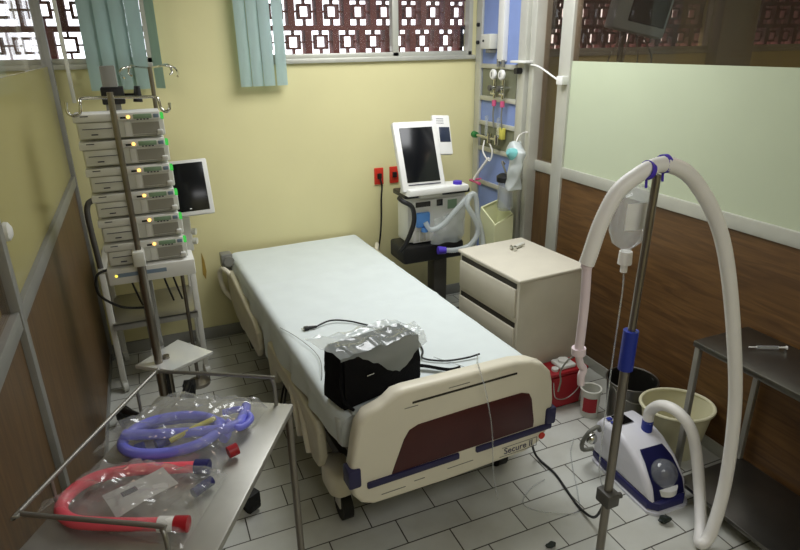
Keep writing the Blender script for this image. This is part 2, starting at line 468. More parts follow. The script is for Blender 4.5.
# ================================================================== BLINDS
def blind(name, x0, n, pitch, zb, y, tilt, m, label, w=0.1):
    r = thing(name, label, 'blind', (x0, y, zb))
    bm = B(); box(bm, (-0.04, -0.025, HEAD + 0.02 - zb), (pitch * n + 0.04, 0.025, HEAD + 0.07 - zb), 0.004); obj('head_rail', bm, 'offwhite', r)
    for k in range(n):
        a = tilt[k]; c = V((pitch * (k + 0.5) + (0.010 if k == n - 1 else 0), 0, 0)); h = HEAD + 0.02 - zb
        def fn(u, v, a=a, c=c, h=h):
            s = (u - 0.5) * w; bow = 0.008 * (1 - (2 * u - 1) ** 2)
            return c + V((s * math.cos(a) - bow * math.sin(a), s * math.sin(a) - bow * math.cos(a), v * h))
        b2 = grid(B(), fn, 6, 6); bmesh.ops.solidify(b2, geom=b2.faces[:], thickness=0.0015)
        obj('slat', b2, m, r)
    return r
blind('vertical_blind', -0.23, 5, 0.083, 1.765, 4.10, (0.25, 0.3, 0.2, 0.35, -0.95), 'blind', 'teal vertical blind hanging at the window above the pump tower', 0.086)
blind('vertical_blind', 0.635, 4, 0.074, 1.755, 4.09, (0.12, 0.2, 0.1, 0.22), 'blind_pale', 'pale blue-green vertical blind hanging beside the middle window', 0.075)
bm = B(); box(bm, (-0.345, 4.10, 1.70), (-0.325, 4.13, 2.58), 0.002)
single('blind_slat', bm, 'offwhite', 'single narrow pale slat hanging edge-on in front of the left window', 'blind slat')

# ================================================================== BED
bed = thing('hospital_bed', 'cream hospital bed with maroon-panelled footboard standing in the middle of the room', 'bed', (1.005, 1.80, 0), math.radians(2.4))
def fb(x, z): return ((x - 0.055) * 0.970 + 0.006, 1.985 - (2 - z) * 0.986)
out = [fb(*p) for p in ((-.436, .40), (-.427, .344), (-.395, .30), (-.344, .276), (0, .268), (.42, .276), (.492, .303), (.54, .36), (.558, .43), (.556, .52), (.545, .61), (.53, .665), (.484, .715), (.417, .748), (.33, .764), (-.189, .774), (-.235, .768), (-.27, .742), (-.30, .728), (-.36, .712), (-.395, .67), (-.413, .60), (-.43, .50), (-.442, .45))]
foot = obj('footboard', prism(B(), out, 0.0, 0.075, 'y', 0.022, 4), 'cream', bed, angle=60)
pan = [fb(*p) for p in ((-.262, .404), (.444, .409), (.446, .44), (.425, .56), (.41, .59), (.37, .605), (.1, .607), (-.14, .602), (-.18, .588), (-.205, .55))]
obj('panel', prism(B(), pan, -0.005, 0.004, 'y', 0.002, 2), 'maroon', bed, 'maroon inset panel')
for a, b in ((-.372, .055), (.14, .548)):
    (x0, z0), (x1, z1) = fb(a, .373), fb(b, .402)
    obj('bumper_strip', box(B(), (x0, -0.012, z0), (x1, 0.004, z1), 0.006), 'navy_dark', bed, 'dark blue bumper strip')
for s, a in ((-1, -.425), (1, .54)):
    x0, z0 = fb(a, .395); z1 = fb(a, .482)[1]
    obj('corner_bumper', box(B(), (x0 - 0.026, -0.012, z0), (x0 + 0.028, 0.06, z1), 0.01), 'navy_dark', bed, 'dark blue corner bumper')
(x0, z0), (x1, z1) = fb(-.165, .706), fb(.337, .714)
obj('chart_slot', box(B(), (x0, -0.003, z0), (x1, 0.01, z1)), 'dark_gap', bed)
bm = B(); x, z = fb(.50, .343); cyl(bm, (x, -0.006, z), (x, 0.004, z), 0.016); obj('reflector', bm, 'outlet', bed, 'round red reflector')
RX = Matrix.Rotation(PI / 2, 4, 'X')
bm = B(); x, z = fb(.372, .322); text_bm(bm, 'Secure II', 0.044, Matrix.Translation((x, -0.0015, z)) @ RX); obj('lettering', bm, 'navy_dark', bed, flat=True)
(x0, z0), (x1, z1) = fb(.27, .298), fb(.475, .345)
for q in ((x0, z0, x1, z0 + .002), (x0 + .012, z1 - .002, x1, z1), (x1 - .002, z0, x1, z1)):
    bm = B(); box(bm, (q[0], -0.0015, q[1]), (q[2], 0.001, q[3])); obj('logo_border', bm, 'cord_grey', bed, flat=True)
for a, b, zz in ((.0, .13, .335), (-.31, -.20, .318), (-.16, -.11, .33), (-.2, -.14, .692), (.0, .1, .73)):
    (xa, za), (xb, _) = fb(a, zz), fb(b, zz); bm = B(); box(bm, (xa, -0.0012, za - .0015), (xb, 0.001, za + .0015)); obj('printed_line', bm, 'cord_grey', bed, flat=True)
# deck, base, lift arms
bm = B(); box(bm, (-0.42, 0.12, 0.43), (0.42, 2.30, 0.487), 0.01); box(bm, (-0.40, 0.08, 0.39), (-0.33, 2.3, 0.43), 0.006); box(bm, (0.33, 0.08, 0.39), (0.40, 2.3, 0.43), 0.006)
obj('deck', bm, 'frame_grey', bed)
bm = B(); box(bm, (-0.36, 0.18, 0.13), (-0.28, 2.2, 0.2), 0.01); box(bm, (0.28, 0.18, 0.13), (0.36, 2.2, 0.2), 0.01); box(bm, (-0.36, 0.2, 0.13), (0.36, 0.28, 0.2), 0.01); box(bm, (-0.36, 2.1, 0.13), (0.36, 2.2, 0.2), 0.01)
for y in (0.55, 1.7):
    for x in (-0.25, 0.25): tube(bm, [(x, y, 0.18), (x, y + 0.2, 0.42)], 0.025, smooth=False)
obj('base_frame', bm, 'frame_grey', bed)
for sx in (-1, 1):
    for y in (0.33, 2.14):
        c = B(); prism(c, rround(sx * 0.42 - 0.06, sx * 0.42 + 0.06, y - 0.10, y + 0.09, 0.055), 0.15, 0.27, 'z', 0.02); obj('caster_cover', c, 'cream', bed)
        w_ = B(); f_ = B(); caster(w_, f_, (sx * 0.41, y - .035, 0), 0.07, 0.024, 0.0, 0.15)
        wo = obj('caster', w_, 'rubber', bed); obj('hub', f_, 'offwhite', wo)
# lowered side rails
def rail(s):
    k = B(); x = s * 0.485 + (0.055 if s > 0 else 0)
    prism(k, [(0.30, .34), (0.34, .27), (0.42, .26), (0.47, .31), (0.5, .40), (1.02, .40), (1.06, .30), (1.12, .27), (1.18, .31), (1.2, .44), (1.17, .5), (0.35, .5), (0.31, .46)], x - 0.02, x + 0.02, 'x', 0.012, 3)
    o = obj('side_rail', k, 'cream_dark', bed)
    k = B()
    for y in (0.46, 0.6): tube(k, [(x - s * .005, y + .16, .47), (x + s * .012, y + .05, .38), (x + s * .012, y, .27)], 0.024)
    obj('rail_link', k, 'cream', o)
    k = B(); x2 = s * 0.50 + (0.055 if s > 0 else 0)
    prism(k, [(1.36, .36), (1.42, .29), (2.05, .29), (2.2, .36), (2.26, .47), (2.24, .56), (2.16, .58), (1.5, .5), (1.38, .46)], x2 - 0.018, x2 + 0.018, 'x', 0.012, 3)
    o = obj('side_rail', k, 'cream_dark', bed)
    k = B(); tube(k, [(x2, 2.12, .55), (x2 + s * .04, 2.2, .585), (x2 + s * .06, 2.26, .55), (x2 + s * .06, 2.27, .47), (x2 + s * .04, 2.24, .40), (x2, 2.18, .36)], 0.016)
    obj('rail_handle', k, 'cream', o)
rail(-1); rail(1)
bm = B(); box(bm, (-0.545, 2.22, 0.58), (-0.47, 2.30, 0.68), 0.008); cyl(bm, (-0.50, 2.19, 0.635), (-0.50, 2.205, 0.635), 0.035); cyl(bm, (-0.5, 2.25, 0.46), (-0.5, 2.25, 0.57), 0.018)
obj('head_bracket', bm, 'alu_dark', bed, 'grey metal corner bracket')
bm = B(); box(bm, (-0.44, 2.27, 0.44), (-0.38, 2.31, 0.60), 0.006); obj('pole_socket', bm, 'frame_grey', bed)
bm = B(); tube(bm, [(-0.46, 0.95, .40), (-0.50, 0.9, .28), (-0.50, 1.0, .2), (-0.46, 1.1, .22), (-0.44, 1.08, .3)], 0.006); obj('hanging_cable', bm, 'black', bed)

mx = Matrix.Translation((1.005, 1.80, 0)) @ Matrix.Rotation(math.radians(2.4), 4, 'Z')
ma = obj('mattress', box(B(), (-0.468, 0.115, 0), (0.482, 2.315, 0.15), 0.035, seg=4), 'mattress', angle=60)
ma.location = mx @ V((0, 0, 0.490)); ma.rotation_euler = (0, 0, math.radians(2.4))
tag(ma, 'pale hospital mattress lying on the bed under the white sheet', 'mattress')

def sheet_fn(u, v):
    y = 0.108 + v * (2.318 - 0.108)
    x0, x1, zt, r = -0.474, 0.488, 0.647, 0.04
    # drop of the hem on each side
    if y > 2.05: dl = 0.10
    else: dl = 0.13 + 0.16 * math.exp(-((y - 1.18) / 0.30) ** 2)
    if 0.72 < y < 1.0: dl += 0.03 * math.sin((y - .72) / .28 * PI)
    dr = 0.11
    arc = r * PI / 2
    tot = (dl - r) + arc + (x1 - x0 - 2 * r) + arc + (dr - r)
    s = u * tot
    fold = math.sin(y * 21 + noise.noise(V((y * 4, 0, 0))) * 3)
    if s < dl - r:
        d = (dl - r - s); k = min(1, d / 0.1)
        x = x0 - 0.004 - k * (0.012 + 0.010 * fold); z = zt - r - d
    else:
        s -= dl - r
        if s < arc: a = s / r; x = x0 + r - r * math.cos(a); z = zt - r + r * math.sin(a)
        else:
            s -= arc
            if s < x1 - x0 - 2 * r: x = x0 + r + s; z = zt
            else:
                s -= x1 - x0 - 2 * r
                if s < arc: a = s / r; x = x1 - r + r * math.sin(a); z = zt - r + r * math.cos(a)
                else: x = x1 + 0.004; z = zt - r - (s - arc)
    if z > zt - 0.03:
        z += 0.0035 * math.exp(-((y - 1.62 - 0.03 * x) / 0.012) ** 2) + 0.0035 * math.exp(-((y - 1.05 + 0.02 * x) / 0.012) ** 2)
        z += 0.0018 * (1 + noise.noise(V((x * 7, y * 7, 1)))) + 0.003 * max(0, noise.noise(V((x * 2 + y * 9, y * 3 - x * 9, 4))))
    # rounded foot corners
    if y < 0.22 and x < x0 + 0.05: x += 0.02 * (0.22 - y) / 0.11
    return V((x, y, z + 0.003))
bm = grid(B(), sheet_fn, 110, 130)
sh = obj('bed_sheet', bm, 'sheet', angle=180); sh.location = mx @ V((0, 0, 0)); sh.rotation_euler = (0, 0, math.radians(2.4))
tag(sh, 'white creased sheet draped over the mattress of the hospital bed', 'sheet')

# ---- black bag on the bed with plastic and cords
bag = thing('cooler_bag', 'black fabric cooler bag standing on the foot of the bed', 'bag', (0.730, 2.035, 0.657), math.radians(15))
bag.location.z = 0.660
bm = B()
def bagf(): 
    t = bmesh.new(); bmesh.ops.create_cube(t, size=1); bmesh.ops.subdivide_edges(t, edges=t.edges[:], cuts=7, use_grid_fill=True)
    for v in t.verts:
        p = v.co; q = V((p.x * 0.40, p.y * 0.155, (p.z + 0.5) * 0.22))
        ex = 1 - 0.10 * (p.z + 0.5) * abs(p.y) * 2
        q.x *= 1 - 0.04 * (p.z + .5); q.y *= ex
        q.z += 0.02 * max(0, p.z) * (0.5 - p.x) * 2
        n_ = noise.noise(q * 14) * 0.006 * min(1, max(0, q.z) / 0.05)
        q += V((p.x, p.y, 0)) * n_ * 2
        v.co = q
    bmesh.ops.bevel(t, geom=[e for e in t.edges if e.calc_face_angle(0) > 0.9], offset=0.012, segments=2, affect='EDGES')
    return t
add_geo(bm, bagf()); obj('body', bm, 'cloth_black', bag, angle=70)
bm = B(); tube(bm, [(-0.18, -0.04, 0.19), (-0.20, -0.06, 0.12), (-0.197, -0.08, 0.05), (-0.165, -0.095, 0.008)], 0.007); obj('strap', bm, 'cloth_black', bag)
bm = B(); box(bm, (-0.09, -0.087, 0.125), (-0.055, -0.076, 0.131), 0.002); obj('zip_pull', bm, 'chrome', bag)
bm = B()
def strap_fn(u, v):
    p = spline([(0.17, 0.05, 0.004), (0.25, 0.0, 0.012), (0.33, -0.10, 0.006), (0.37, -0.135, 0.02)], 6); i = min(int(u * (len(p) - 1)), len(p) - 2); t = u * (len(p) - 1) - i
    q = p[i].lerp(p[i + 1], t); return q + V((0.6, 0.8, 0)) * (v - .5) * 0.03 + V((0, 0, 0.002))
grid(bm, strap_fn, 16, 1); bmesh.ops.solidify(bm, geom=bm.faces[:], thickness=0.003); obj('shoulder_strap', bm, 'cloth_black', bag)

bm = B()
A_, B_, C_ = V((-0.235, 0.12, 0.235)), V((0.09, 0.085, 0.238)), V((0.215, 0.0, 0.226))
def poly_fn(u, v):
    # u from left to right; v from the back edge over the top to the tip hanging in front
    back = A_.lerp(B_, u / .6) if u < .6 else B_.lerp(C_, (u - .6) / .4)
    f0 = V((-0.215, -0.04, 0.240)).lerp(V((0.205, -0.088, 0.228)), u)
    if v < .6: p = back.lerp(f0, v / .6)
    else: p = f0 + V((0.02, -0.010, -1)) * (max(0.012, 0.15 * (1 - abs(u - .66) / .5)) * (v - .6) / .4)
    k = 1.0 if v < .6 else 0.8
    q = crumple(p, .020 * k, 13, 1); q = crumple(q, .010 * k, 32, 2); q.z += .010 * k
    if v < .6: q.z = max(q.z, 0.228 + 0.022 * (0.5 - q.x / .37))
    else: q.y = min(q.y, -0.092)
    return q
grid(bm, poly_fn, 56, 44)
po = obj('plastic_wrap', bm, 'poly_dense', angle=60); po.location = bag.location; po.rotation_euler = bag.rotation_euler
tag(po, 'crumpled clear plastic bag lying over the top of the black bag', 'plastic bag')

pc = thing('power_cord', 'black power cord with plug running across the bed sheet behind the black bag', 'cord', (0.66, 2.69, 0.652))
bm = B(); tube(bm, [(0.66, 2.69, .662), (0.75, 2.72, .668), (0.84, 2.68, .664), (0.93, 2.58, .662), (1.03, 2.52, .662), (1.07, 2.40, .668), (1.055, 2.25, .662), (1.02, 2.17, .664), (1.10, 2.11, .662), (1.2, 2.09, .664), (1.27, 2.09, .668)], 0.0045); obj('cable', bm, 'black', pc, world=True)
bm = B(); cyl(bm, (0.618, 2.692, .664), (0.668, 2.69, .664), 0.010, 0.0065); box(bm, (0.602, 2.678, .656), (0.626, 2.706, .672), 0.004); obj('plug', bm, 'black', pc, world=True)
bm = B()
for dy in (-.006, .006): box(bm, (0.588, 2.692 + dy - .0015, .6625), (0.604, 2.692 + dy + .0015, .6655))
obj('prong', bm, 'chrome', pc, world=True)
bm = B(); tube(bm, [(1.07, 2.16, .662), (1.15, 2.02, .665), (1.14, 1.91, .70), (1.115, 1.85, .815), (1.09, 1.81, .8215), (1.08, 1.775, .80), (1.11, 1.772, .70), (1.15, 1.772, .50), (1.165, 1.768, .28), (1.19, 1.76, .13)], 0.003, seg=6)
single('clear_tube', bm, 'clear', 'thin clear tube draped over the footboard and hanging in front of it', 'tube')
bm = B(); tube(bm, [(0.47, 2.78, .652), (0.52, 2.6, .666), (0.56, 2.4, .664), (0.53, 2.22, .668), (0.49, 2.17, .60)], 0.0015, seg=6)
for v in bm.verts: v.co.x += 0.03
single('thin_wire', bm, 'cord_grey', 'thin grey wire lying along the left edge of the bed sheet', 'wire')

# ================================================================== PUMP TOWER
px, py = -0.092, 2.80
st = thing('pump_stand', 'steel infusion stand with hook bar and square tray holding the pump stack', 'stand', (px, py, 0))
bm = B(); cyl(bm, (px, py - .05, 1.0), (px, py - .05, 1.835), 0.0125); obj('pole', bm, 'pole', st, world=True)
bm = B(); cyl(bm, (px, py - .05, 0.12), (px, py - .05, 1.13), 0.019); cyl(bm, (px + .035, py - .02, 0.12), (px + .035, py - .02, 0.62), 0.016); obj('column', bm, 'pole', st, 'thick lower steel column', world=True)
bm = B(); box(bm, (px - .028, py - .09, 1.10), (px + .022, py - .015, 1.17), 0.008); obj('collar', bm, 'pump_grey', st, world=True)
bm = B(); box(bm, (px - .03, py + .13, 0.3), (px + .03, py + .18, 1.93), 0.005); box(bm, (px - .03, py - .03, 0.55), (px + .03, py + .18, 0.60)); obj('rear_column', bm, 'alu_dark', st, world=True)
zb = 1.815
bm = B()
tube(bm, [(px - .16, py - .07, zb - .01), (px - .163, py - .072, zb - .045), (px - .145, py - .072, zb - .062), (px - .12, py - .072, zb - .055), (px - .112, py - .07, zb - .02), (px - .105, py - .06, zb), (px - .05, py - .05, zb), (px, py - .05, zb), (px + .1, py - .05, zb - .004), (px + .165, py - .05, zb - .006), (px + .178, py - .052, zb - .02), (px + .182, py - .055, zb - .05), (px + .20, py - .057, zb - .065), (px + .215, py - .057, zb - .055), (px + .218, py - .057, zb - .03)], 0.006, n=6)
obj('hook_bar', bm, 'chrome', st, world=True)
bm = B(); box(bm, (px - .04, py + .10, 1.775), (px + .05, py + .2, 1.845), 0.006); cyl(bm, (px + .05, py + .15, 1.81), (px + .10, py + .13, 1.81), 0.006); cyl(bm, (px + .10, py + .13, 1.78), (px + .105, py + .13, 1.845), 0.02, 0.012); obj('clamp_knob', bm, 'black', st, 'black clamp with knob', world=True)
for q in ((-.333, 3.243), (.031, 3.399), (.20, 2.285), (-.26, 2.30)):
    p = V((q[0], q[1], 0)); c = V((px, py, 0.13))
    bm = B(); tube(bm, [c, c.lerp(p, .5) + V((0, 0, .075)), p + V((0, 0, .10))], 0.02, n=6); lg = obj('leg', bm, 'black', st, world=True)
    w_ = B(); f_ = B(); yaw = math.atan2(q[1] - py, q[0] - px) + PI / 2; caster(w_, f_, p, 0.04, 0.026, yaw, 0.105); add_geo(w_, f_); obj('caster', w_, 'rubber', lg, world=True)
bm = B(); rz = Matrix.Rotation(math.radians(45), 4, 'Z')
a1 = [V(p) for p in ((-.197, 2.769, .6), (-.04, 2.647, .6), (.158, 2.757, .6), (.009, 2.966, .6))]
prism(bm, [(p.x, p.y) for p in a1], 0.585, 0.604, 'z', 0.003, 2); obj('tray', bm, 'tray', st, 'square stainless tray', world=True)
bm = B(); box(bm, (px - .02, py - .05, .555), (0.05, py + .02, .585)); cyl(bm, (px + .02, py - .02, .13), (px + .02, py - .02, .585), 0.022); obj('tray_bracket', bm, 'black', st, world=True)

W = 0.335; H1 = 0.111
def pump(loc, label):
    r = thing('infusion_pump', label, 'infusion pump', loc, 0.0, 'infusion pumps stacked on the stand'); h = H1 - .005
    x0, x1 = -W / 2, W / 2
    bm = B(); box(bm, (x0, 0, 0.004), (x1, 0.13, h - .03), 0.006); box(bm, (x0 + .005, -.012, 0.008), (-.02, 0.02, h - .034), 0.005); obj('housing', bm, 'pump_grey', r)
    bm = B(); box(bm, (x0 - .008, -.016, h - .032), (x1 - .012, 0.125, h), 0.005); obj('control_strip', bm, 'white', r)
    for q in ((x0 + .02, h - .010, x0 + .05, h - .006), (x0 + .02, h - .06, -.035, h - .058), (x0 + .05, .022, x0 + .075, .026)):
        bm = B(); box(bm, (q[0], -.017, q[1]), (q[2], -.009, q[3])); obj('seam_line', bm, 'print', r, flat=True)
    bm = B(); box(bm, (0.0, -.018, h - .024), (.022, -.012, h - .016)); obj('label_slot', bm, 'black', r, flat=True)
    bm = B(); cyl(bm, (.031, -.020, h - .018), (.031, -.010, h - .018), 0.0062); obj('status_lamp', bm, 'amber', r)
    bm = B(); box(bm, (.05, -.0185, h - .027), (.122, -.012, h - .008), 0.002); obj('display', bm, 'lcd', r)
    bm = B(); box(bm, (.128, -.0185, h - .026), (.150, -.012, h - .010), 0.003); obj('keypad', bm, 'lcd_blue', r)
    for k in range(4):
        bm = B(); box(bm, (.062 + .013 * k, -.018, h - .0315), (.070 + .013 * k, -.0145, h - .0275)); obj('button', bm, 'print', r, flat=True)
    bm = B(); box(bm, (.01, -.006, 0.008), (.035, .003, h - .036), 0.004); obj('plunger_holder', bm, 'white', r)
    bm = B(); box(bm, (x1 - .032, -.018, 0.010), (x1 - .008, .003, 0.030), 0.004); obj('barrel_clamp', bm, 'white', r)
    bm = B(); box(bm, (.04, -.002, 0.016), (x1 - .02, .001, h - .044)); box(bm, (.04, -.004, 0.008), (x1 - .035, .001, 0.013)); obj('syringe_bay', bm, 'bay', r, flat=True)
    bm = B(); box(bm, (x1 - .012, .0, h - .036), (x1 + .002, 0.03, h - .008), 0.004); obj('side_light', bm, 'green_lamp', r)
    return r
names = ['topmost infusion pump of the six in the stack', 'second infusion pump from the top of the stack', 'third infusion pump from the top of the stack', 'fourth infusion pump from the top of the stack', 'fifth infusion pump from the top, just above the lowest', 'lowest infusion pump, resting on the white rack base']
ztop = 1.755
for k in range(6):
    loc = (-0.072 + 0.0035 * k, py + 0.0, ztop - H1 * (k + 1))
    if k == 0: p0 = pump(loc, names[0])
    else: dup(p0, loc, 0, names[k])
zr = ztop - H1 * 6
rb = thing('rack_base', 'white power base with a yellow light under the lowest infusion pump', 'rack base', (-0.05, py, zr - .078))
bm = B(); box(bm, (-.185, -.03, 0), (.185, .128, .074), 0.006); obj('housing', bm, 'white', rb)
bm = B(); box(bm, (-.15, -.0315, .035), (.06, -.028, .053)); obj('label_strip', bm, 'lcd_blue', rb, flat=True)
bm = B(); cyl(bm, (-.15, -.034, .044), (-.15, -.028, .044), .006); obj('power_lamp', bm, 'amber_dim', rb)
bm = B()
for x in (-.10, .04, .08): tube(bm, [(x, .05, .0), (x + .01, .06, -.06), (x + .03, .09, -.16)], .005, seg=6)
tube(bm, [(-.185, .06, .05), (-.235, .05, .03), (-.24, .05, -.06), (-.16, .06, -.14), (-.06, .08, -.17)], .006, seg=8)
obj('cable', bm, 'black', rb)

# second IV pole behind the tower
ip = thing('iv_pole', 'slim steel IV pole with four hooks standing behind the pump stack', 'iv pole', (0.092, 3.54, 0))
bm = B(); cyl(bm, (0.092, 3.54, .03), (0.092, 3.54, 1.905), 0.011); obj('pole', bm, 'pole', ip, world=True)
bm = B()
for s in (-1, 1):
    tube(bm, [(0.092, 3.54, 1.90), (0.092 + s * .08, 3.86, 1.90), (0.092 + s * .135, 3.86, 1.892), (0.092 + s * .155, 3.86, 1.865), (0.092 + s * .13, 3.53, 1.855)], .006, n=6)
    tube(bm, [(0.092 + s * .06, 3.86, 1.90), (0.092 + s * .09, 3.52, 1.915), (0.092 + s * .105, 3.50, 1.88), (0.092 + s * .09, 3.49, 1.865)], .005, n=6)
obj('hooks', bm, 'chrome', ip, world=True)
bm = B(); lathe(bm, [(0, 0), (.07, 0), (.07, .02), (.03, .04), (0, .04)], (0.092, 3.54, 0)); obj('base', bm, 'pole', ip, world=True)

# ventilator trolley behind pumps with tablet-like monitor
tr = thing('equipment_trolley', 'grey framed trolley with steel shelf behind the pump stand', 'trolley', (-0.09, 3.85, 0))
for x, y, ht in ((-.335, 3.64, 1.17), (.155, 3.64, .80), (-.335, 4.06, .80), (.155, 4.06, .80)):
    bm = B(); box(bm, (x - .017, y - .017, .07), (x + .017, y + .017, min(ht, .82)), .005); o = obj('leg', bm, 'pump_grey', tr, world=True)
    w_ = B(); f_ = B(); caster(w_, f_, (x, y, 0), .035, .014, .3, .08); obj('caster', add_geo(w_, f_), 'offwhite', o, world=True)
bm = B(); tube(bm, [(-.335, 3.64, .80), (-.345, 3.64, 1.1), (-.335, 3.64, 1.19), (-.30, 3.64, 1.215), (-.27, 3.64, 1.20)], .016); obj('handle', bm, 'frame_grey', tr, world=True)
bm = B(); box(bm, (-.33, 3.60, .46), (.15, 4.08, .474), .003); box(bm, (-.33, 3.60, .43), (.15, 3.615, .474)); obj('shelf', bm, 'steel', tr, world=True)
bm = B(); box(bm, (-.34, 3.62, .79), (.16, 4.08, .82), .004); obj('top', bm, 'pump_grey', tr, world=True)
mo = thing('monitor', 'white monitor with dark portrait screen on the trolley behind the pump stack', 'monitor', (0.14, 3.74, .822))
bm = B(); box(bm, (-.14, -.02, 0), (.05, .2, .22), .01); cyl(bm, (.05, .0, .06), (.075, -.01, .06), .02); cyl(bm, (.05, .0, .12), (.075, -.01, .12), .02); cyl(bm, (.02, .03, .2), (.02, .0, .36), .02); obj('body', bm, 'pump_grey', mo)
R_ = Matrix.Translation((0.075, -.03, .395)) @ Matrix.Rotation(math.radians(-4), 4, 'Z') @ Matrix.Rotation(math.radians(-20), 4, 'X') @ Matrix.Rotation(math.radians(-2), 4, 'Y')
bm = B(); box(bm, (-.115, -.02, -.165), (.118, .015, .165), .01); bm.transform(R_); obj('bezel', bm, 'white', mo)
bm = B(); box(bm, (-.098, -.0225, -.14), (.093, -.018, .145), .002); bm.transform(R_); obj('screen', bm, 'screen', mo)
bm = B(); box(bm, (-.02, -.0235, -.128), (-.008, -.02, -.122)); bm.transform(R_); obj('sticker', bm, 'paper', mo, flat=True)

# wall knob on left partition
bm = B(); lathe(bm, [(0, 0), (.026, 0), (.03, .006), (.028, .016), (.015, .024), (0, .026)], (XL + .0, 2.06, 1.487), mtx=Matrix.Rotation(PI / 2, 4, 'Y'))
single('wall_knob', bm, 'white', 'round white knob fixed on the left partition film', 'knob')

# ================================================================== INSTRUMENT TABLE (foreground left)
tb = thing('instrument_table', 'stainless instrument table with guard rail in the left foreground', 'table', (-0.062, 1.4975, 0), math.radians(-30.25))
TX0, TX1, TY0, TY1, TZ = -.215, .247, -.345, .328, .92
bm = B(); box(bm, (TX0, TY0, TZ - .022), (TX1, TY1, TZ), .004); obj('tabletop', bm, 'steel_dull', tb, 'brushed steel top')
for x in (TX0 + .02, TX1 - .015):
    for y in (TY0 + .02, TY1 - .015):
        bm = B(); cyl(bm, (x, y, .07), (x, y, TZ - .02), .0125); o = obj('leg', bm, 'pole', tb)
        w_ = B(); f_ = B(); caster(w_, f_, (x, y, 0), .03, .012, .5, .075); obj('caster', add_geo(w_, f_), 'rubber', o)
bm = B(); z = 1.02
tube(bm, [(.16, -.325, TZ), (.16, -.325, z - .03), (.15, -.318, z - .006), (.13, -.315, z), (-.165, -.315, z), (-.188, -.308, z), (-.198, -.28, z), (-.200, .28, z), (-.193, .31, z), (-.165, .318, z), (.165, .318, z), (.187, .316, z - .006), (.194, .315, z - .03), (.194, .315, TZ)], .006, n=5)
for x, y in ((-.199, -.2), (-.200, .2)): cyl(bm, (x, y, TZ), (x, y, z), .005)
obj('guard_rail', bm, 'steel_rail', tb, 'thin steel guard rail')
bm = B(); box(bm, (TX0 + .02, TY0 + .02, .25), (TX1 - .02, TY1 - .02, .262), .003); obj('lower_shelf', bm, 'steel_dull', tb)

zt = TZ + .004
def coil(c, a, b, rot, turns, z0, z1, n=90, start=0.0):
    pts = []
    for i in range(n + 1):
        t = i / n; an = start + 2 * PI * turns * t; k = 1 - 0.22 * t
        x = a * k * math.cos(an); y = b * k * math.sin(an)
        pts.append((c[0] + x * math.cos(rot) - y * math.sin(rot), c[1] + x * math.sin(rot) + y * math.cos(rot), z0 + (z1 - z0) * t))
    return pts
bc = thing('breathing_circuit', 'coiled blue breathing circuit packed in a clear bag on the instrument table', 'breathing circuit', (-.02, 1.60, zt))
bm = B(); p_ = coil((-.05, 1.59), .15, .095, math.radians(-12), 1.55, zt + .017, zt + .045, start=-.35); p_ = p_ + [(.09, 1.54, zt + .04), (.15, 1.60, zt + .03), (.17, 1.66, zt + .025)]
tube(bm, p_, .0155, seg=10, n=2, corr=.007, amp=.05); obj('blue_hose', bm, 'blue_tube', bc, world=True)
bm = B(); tube(bm, [(-.06, 1.555, zt + .035), (0, 1.565, zt + .05), (.07, 1.59, zt + .052)], .008); obj('yellow_tube', bm, 'yellow_tube', bc, world=True)
bm = B(); cyl(bm, (-.155, 1.60, zt + .008), (-.13, 1.60, zt + .012), .012); cyl(bm, (-.10, 1.585, zt + .014), (-.06, 1.60, zt + .016), .016); obj('connector', bm, 'blue', bc, world=True)
bm = B(); cyl(bm, (.085, 1.455, zt + .02), (.112, 1.462, zt + .022), .017); obj('cap', bm, 'red', bc, 'red end cap', world=True)
bm = B(); tube(bm, [(.10, 1.66, zt + .02), (.15, 1.64, zt + .03), (.17, 1.58, zt + .03), (.13, 1.54, zt + .034), (.10, 1.57, zt + .045)], .011, corr=.007); obj('branch_hose', bm, 'blue_tube', bc, world=True)
rc = thing('breathing_tube', 'red breathing tube bent in a U inside a clear bag on the instrument table', 'breathing circuit', (-.2, 1.36, zt))
bm = B(); tube(bm, [(.0, 1.425, zt + .022), (-.06, 1.445, zt + .024), (-.15, 1.48, zt + .022), (-.24, 1.495, zt + .02), (-.30, 1.465, zt + .02), (-.325, 1.405, zt + .02), (-.295, 1.345, zt + .02), (-.22, 1.30, zt + .021), (-.14, 1.262, zt + .022), (-.10, 1.245, zt + .022)], .0165, corr=.008, amp=.06); obj('red_hose', bm, 'red_tube', rc, world=True)
bm = B(); cyl(bm, (-.105, 1.247, zt + .022), (-.07, 1.232, zt + .022), .0185); obj('cuff', bm, 'paper', rc, world=True)
bm = B(); cyl(bm, (-.07, 1.232, zt + .022), (-.04, 1.219, zt + .022), .0195); obj('cap', bm, 'red', rc, 'red end cap', world=True)
bm = B(); cyl(bm, (-.005, 1.428, zt + .022), (.03, 1.412, zt + .022), .02); cyl(bm, (-.02, 1.33, zt + .016), (.03, 1.36, zt + .018), .013); obj('connector', bm, 'navy', rc, world=True)
bm = B()
pl = thing('package_label', 'white printed paper label lying inside the red tube bag', 'label', (-.14, 1.37, zt + .03), math.radians(20))
bm = B(); grid(bm, lambda u, v: V(((u - .5) * .155, (v - .5) * .10, .012 * u + .006 * math.sin(u * 3 + v * 2))), 10, 6); bmesh.ops.solidify(bm, geom=bm.faces[:], thickness=.001); obj('sheet', bm, 'paper', pl)
bm = B()
for k in range(22):
    u = .2 + k * .012; w_ = .003 if k % 3 else .005
    zq = .012 * u + .006 * math.sin(u * 3 + 1.5) + .002
    box(bm, ((u - .5) * .14, .002, zq), ((u - .5) * .14 + w_ * .35, .022, zq + .0008))
obj('barcode', bm, 'print', pl, flat=True)

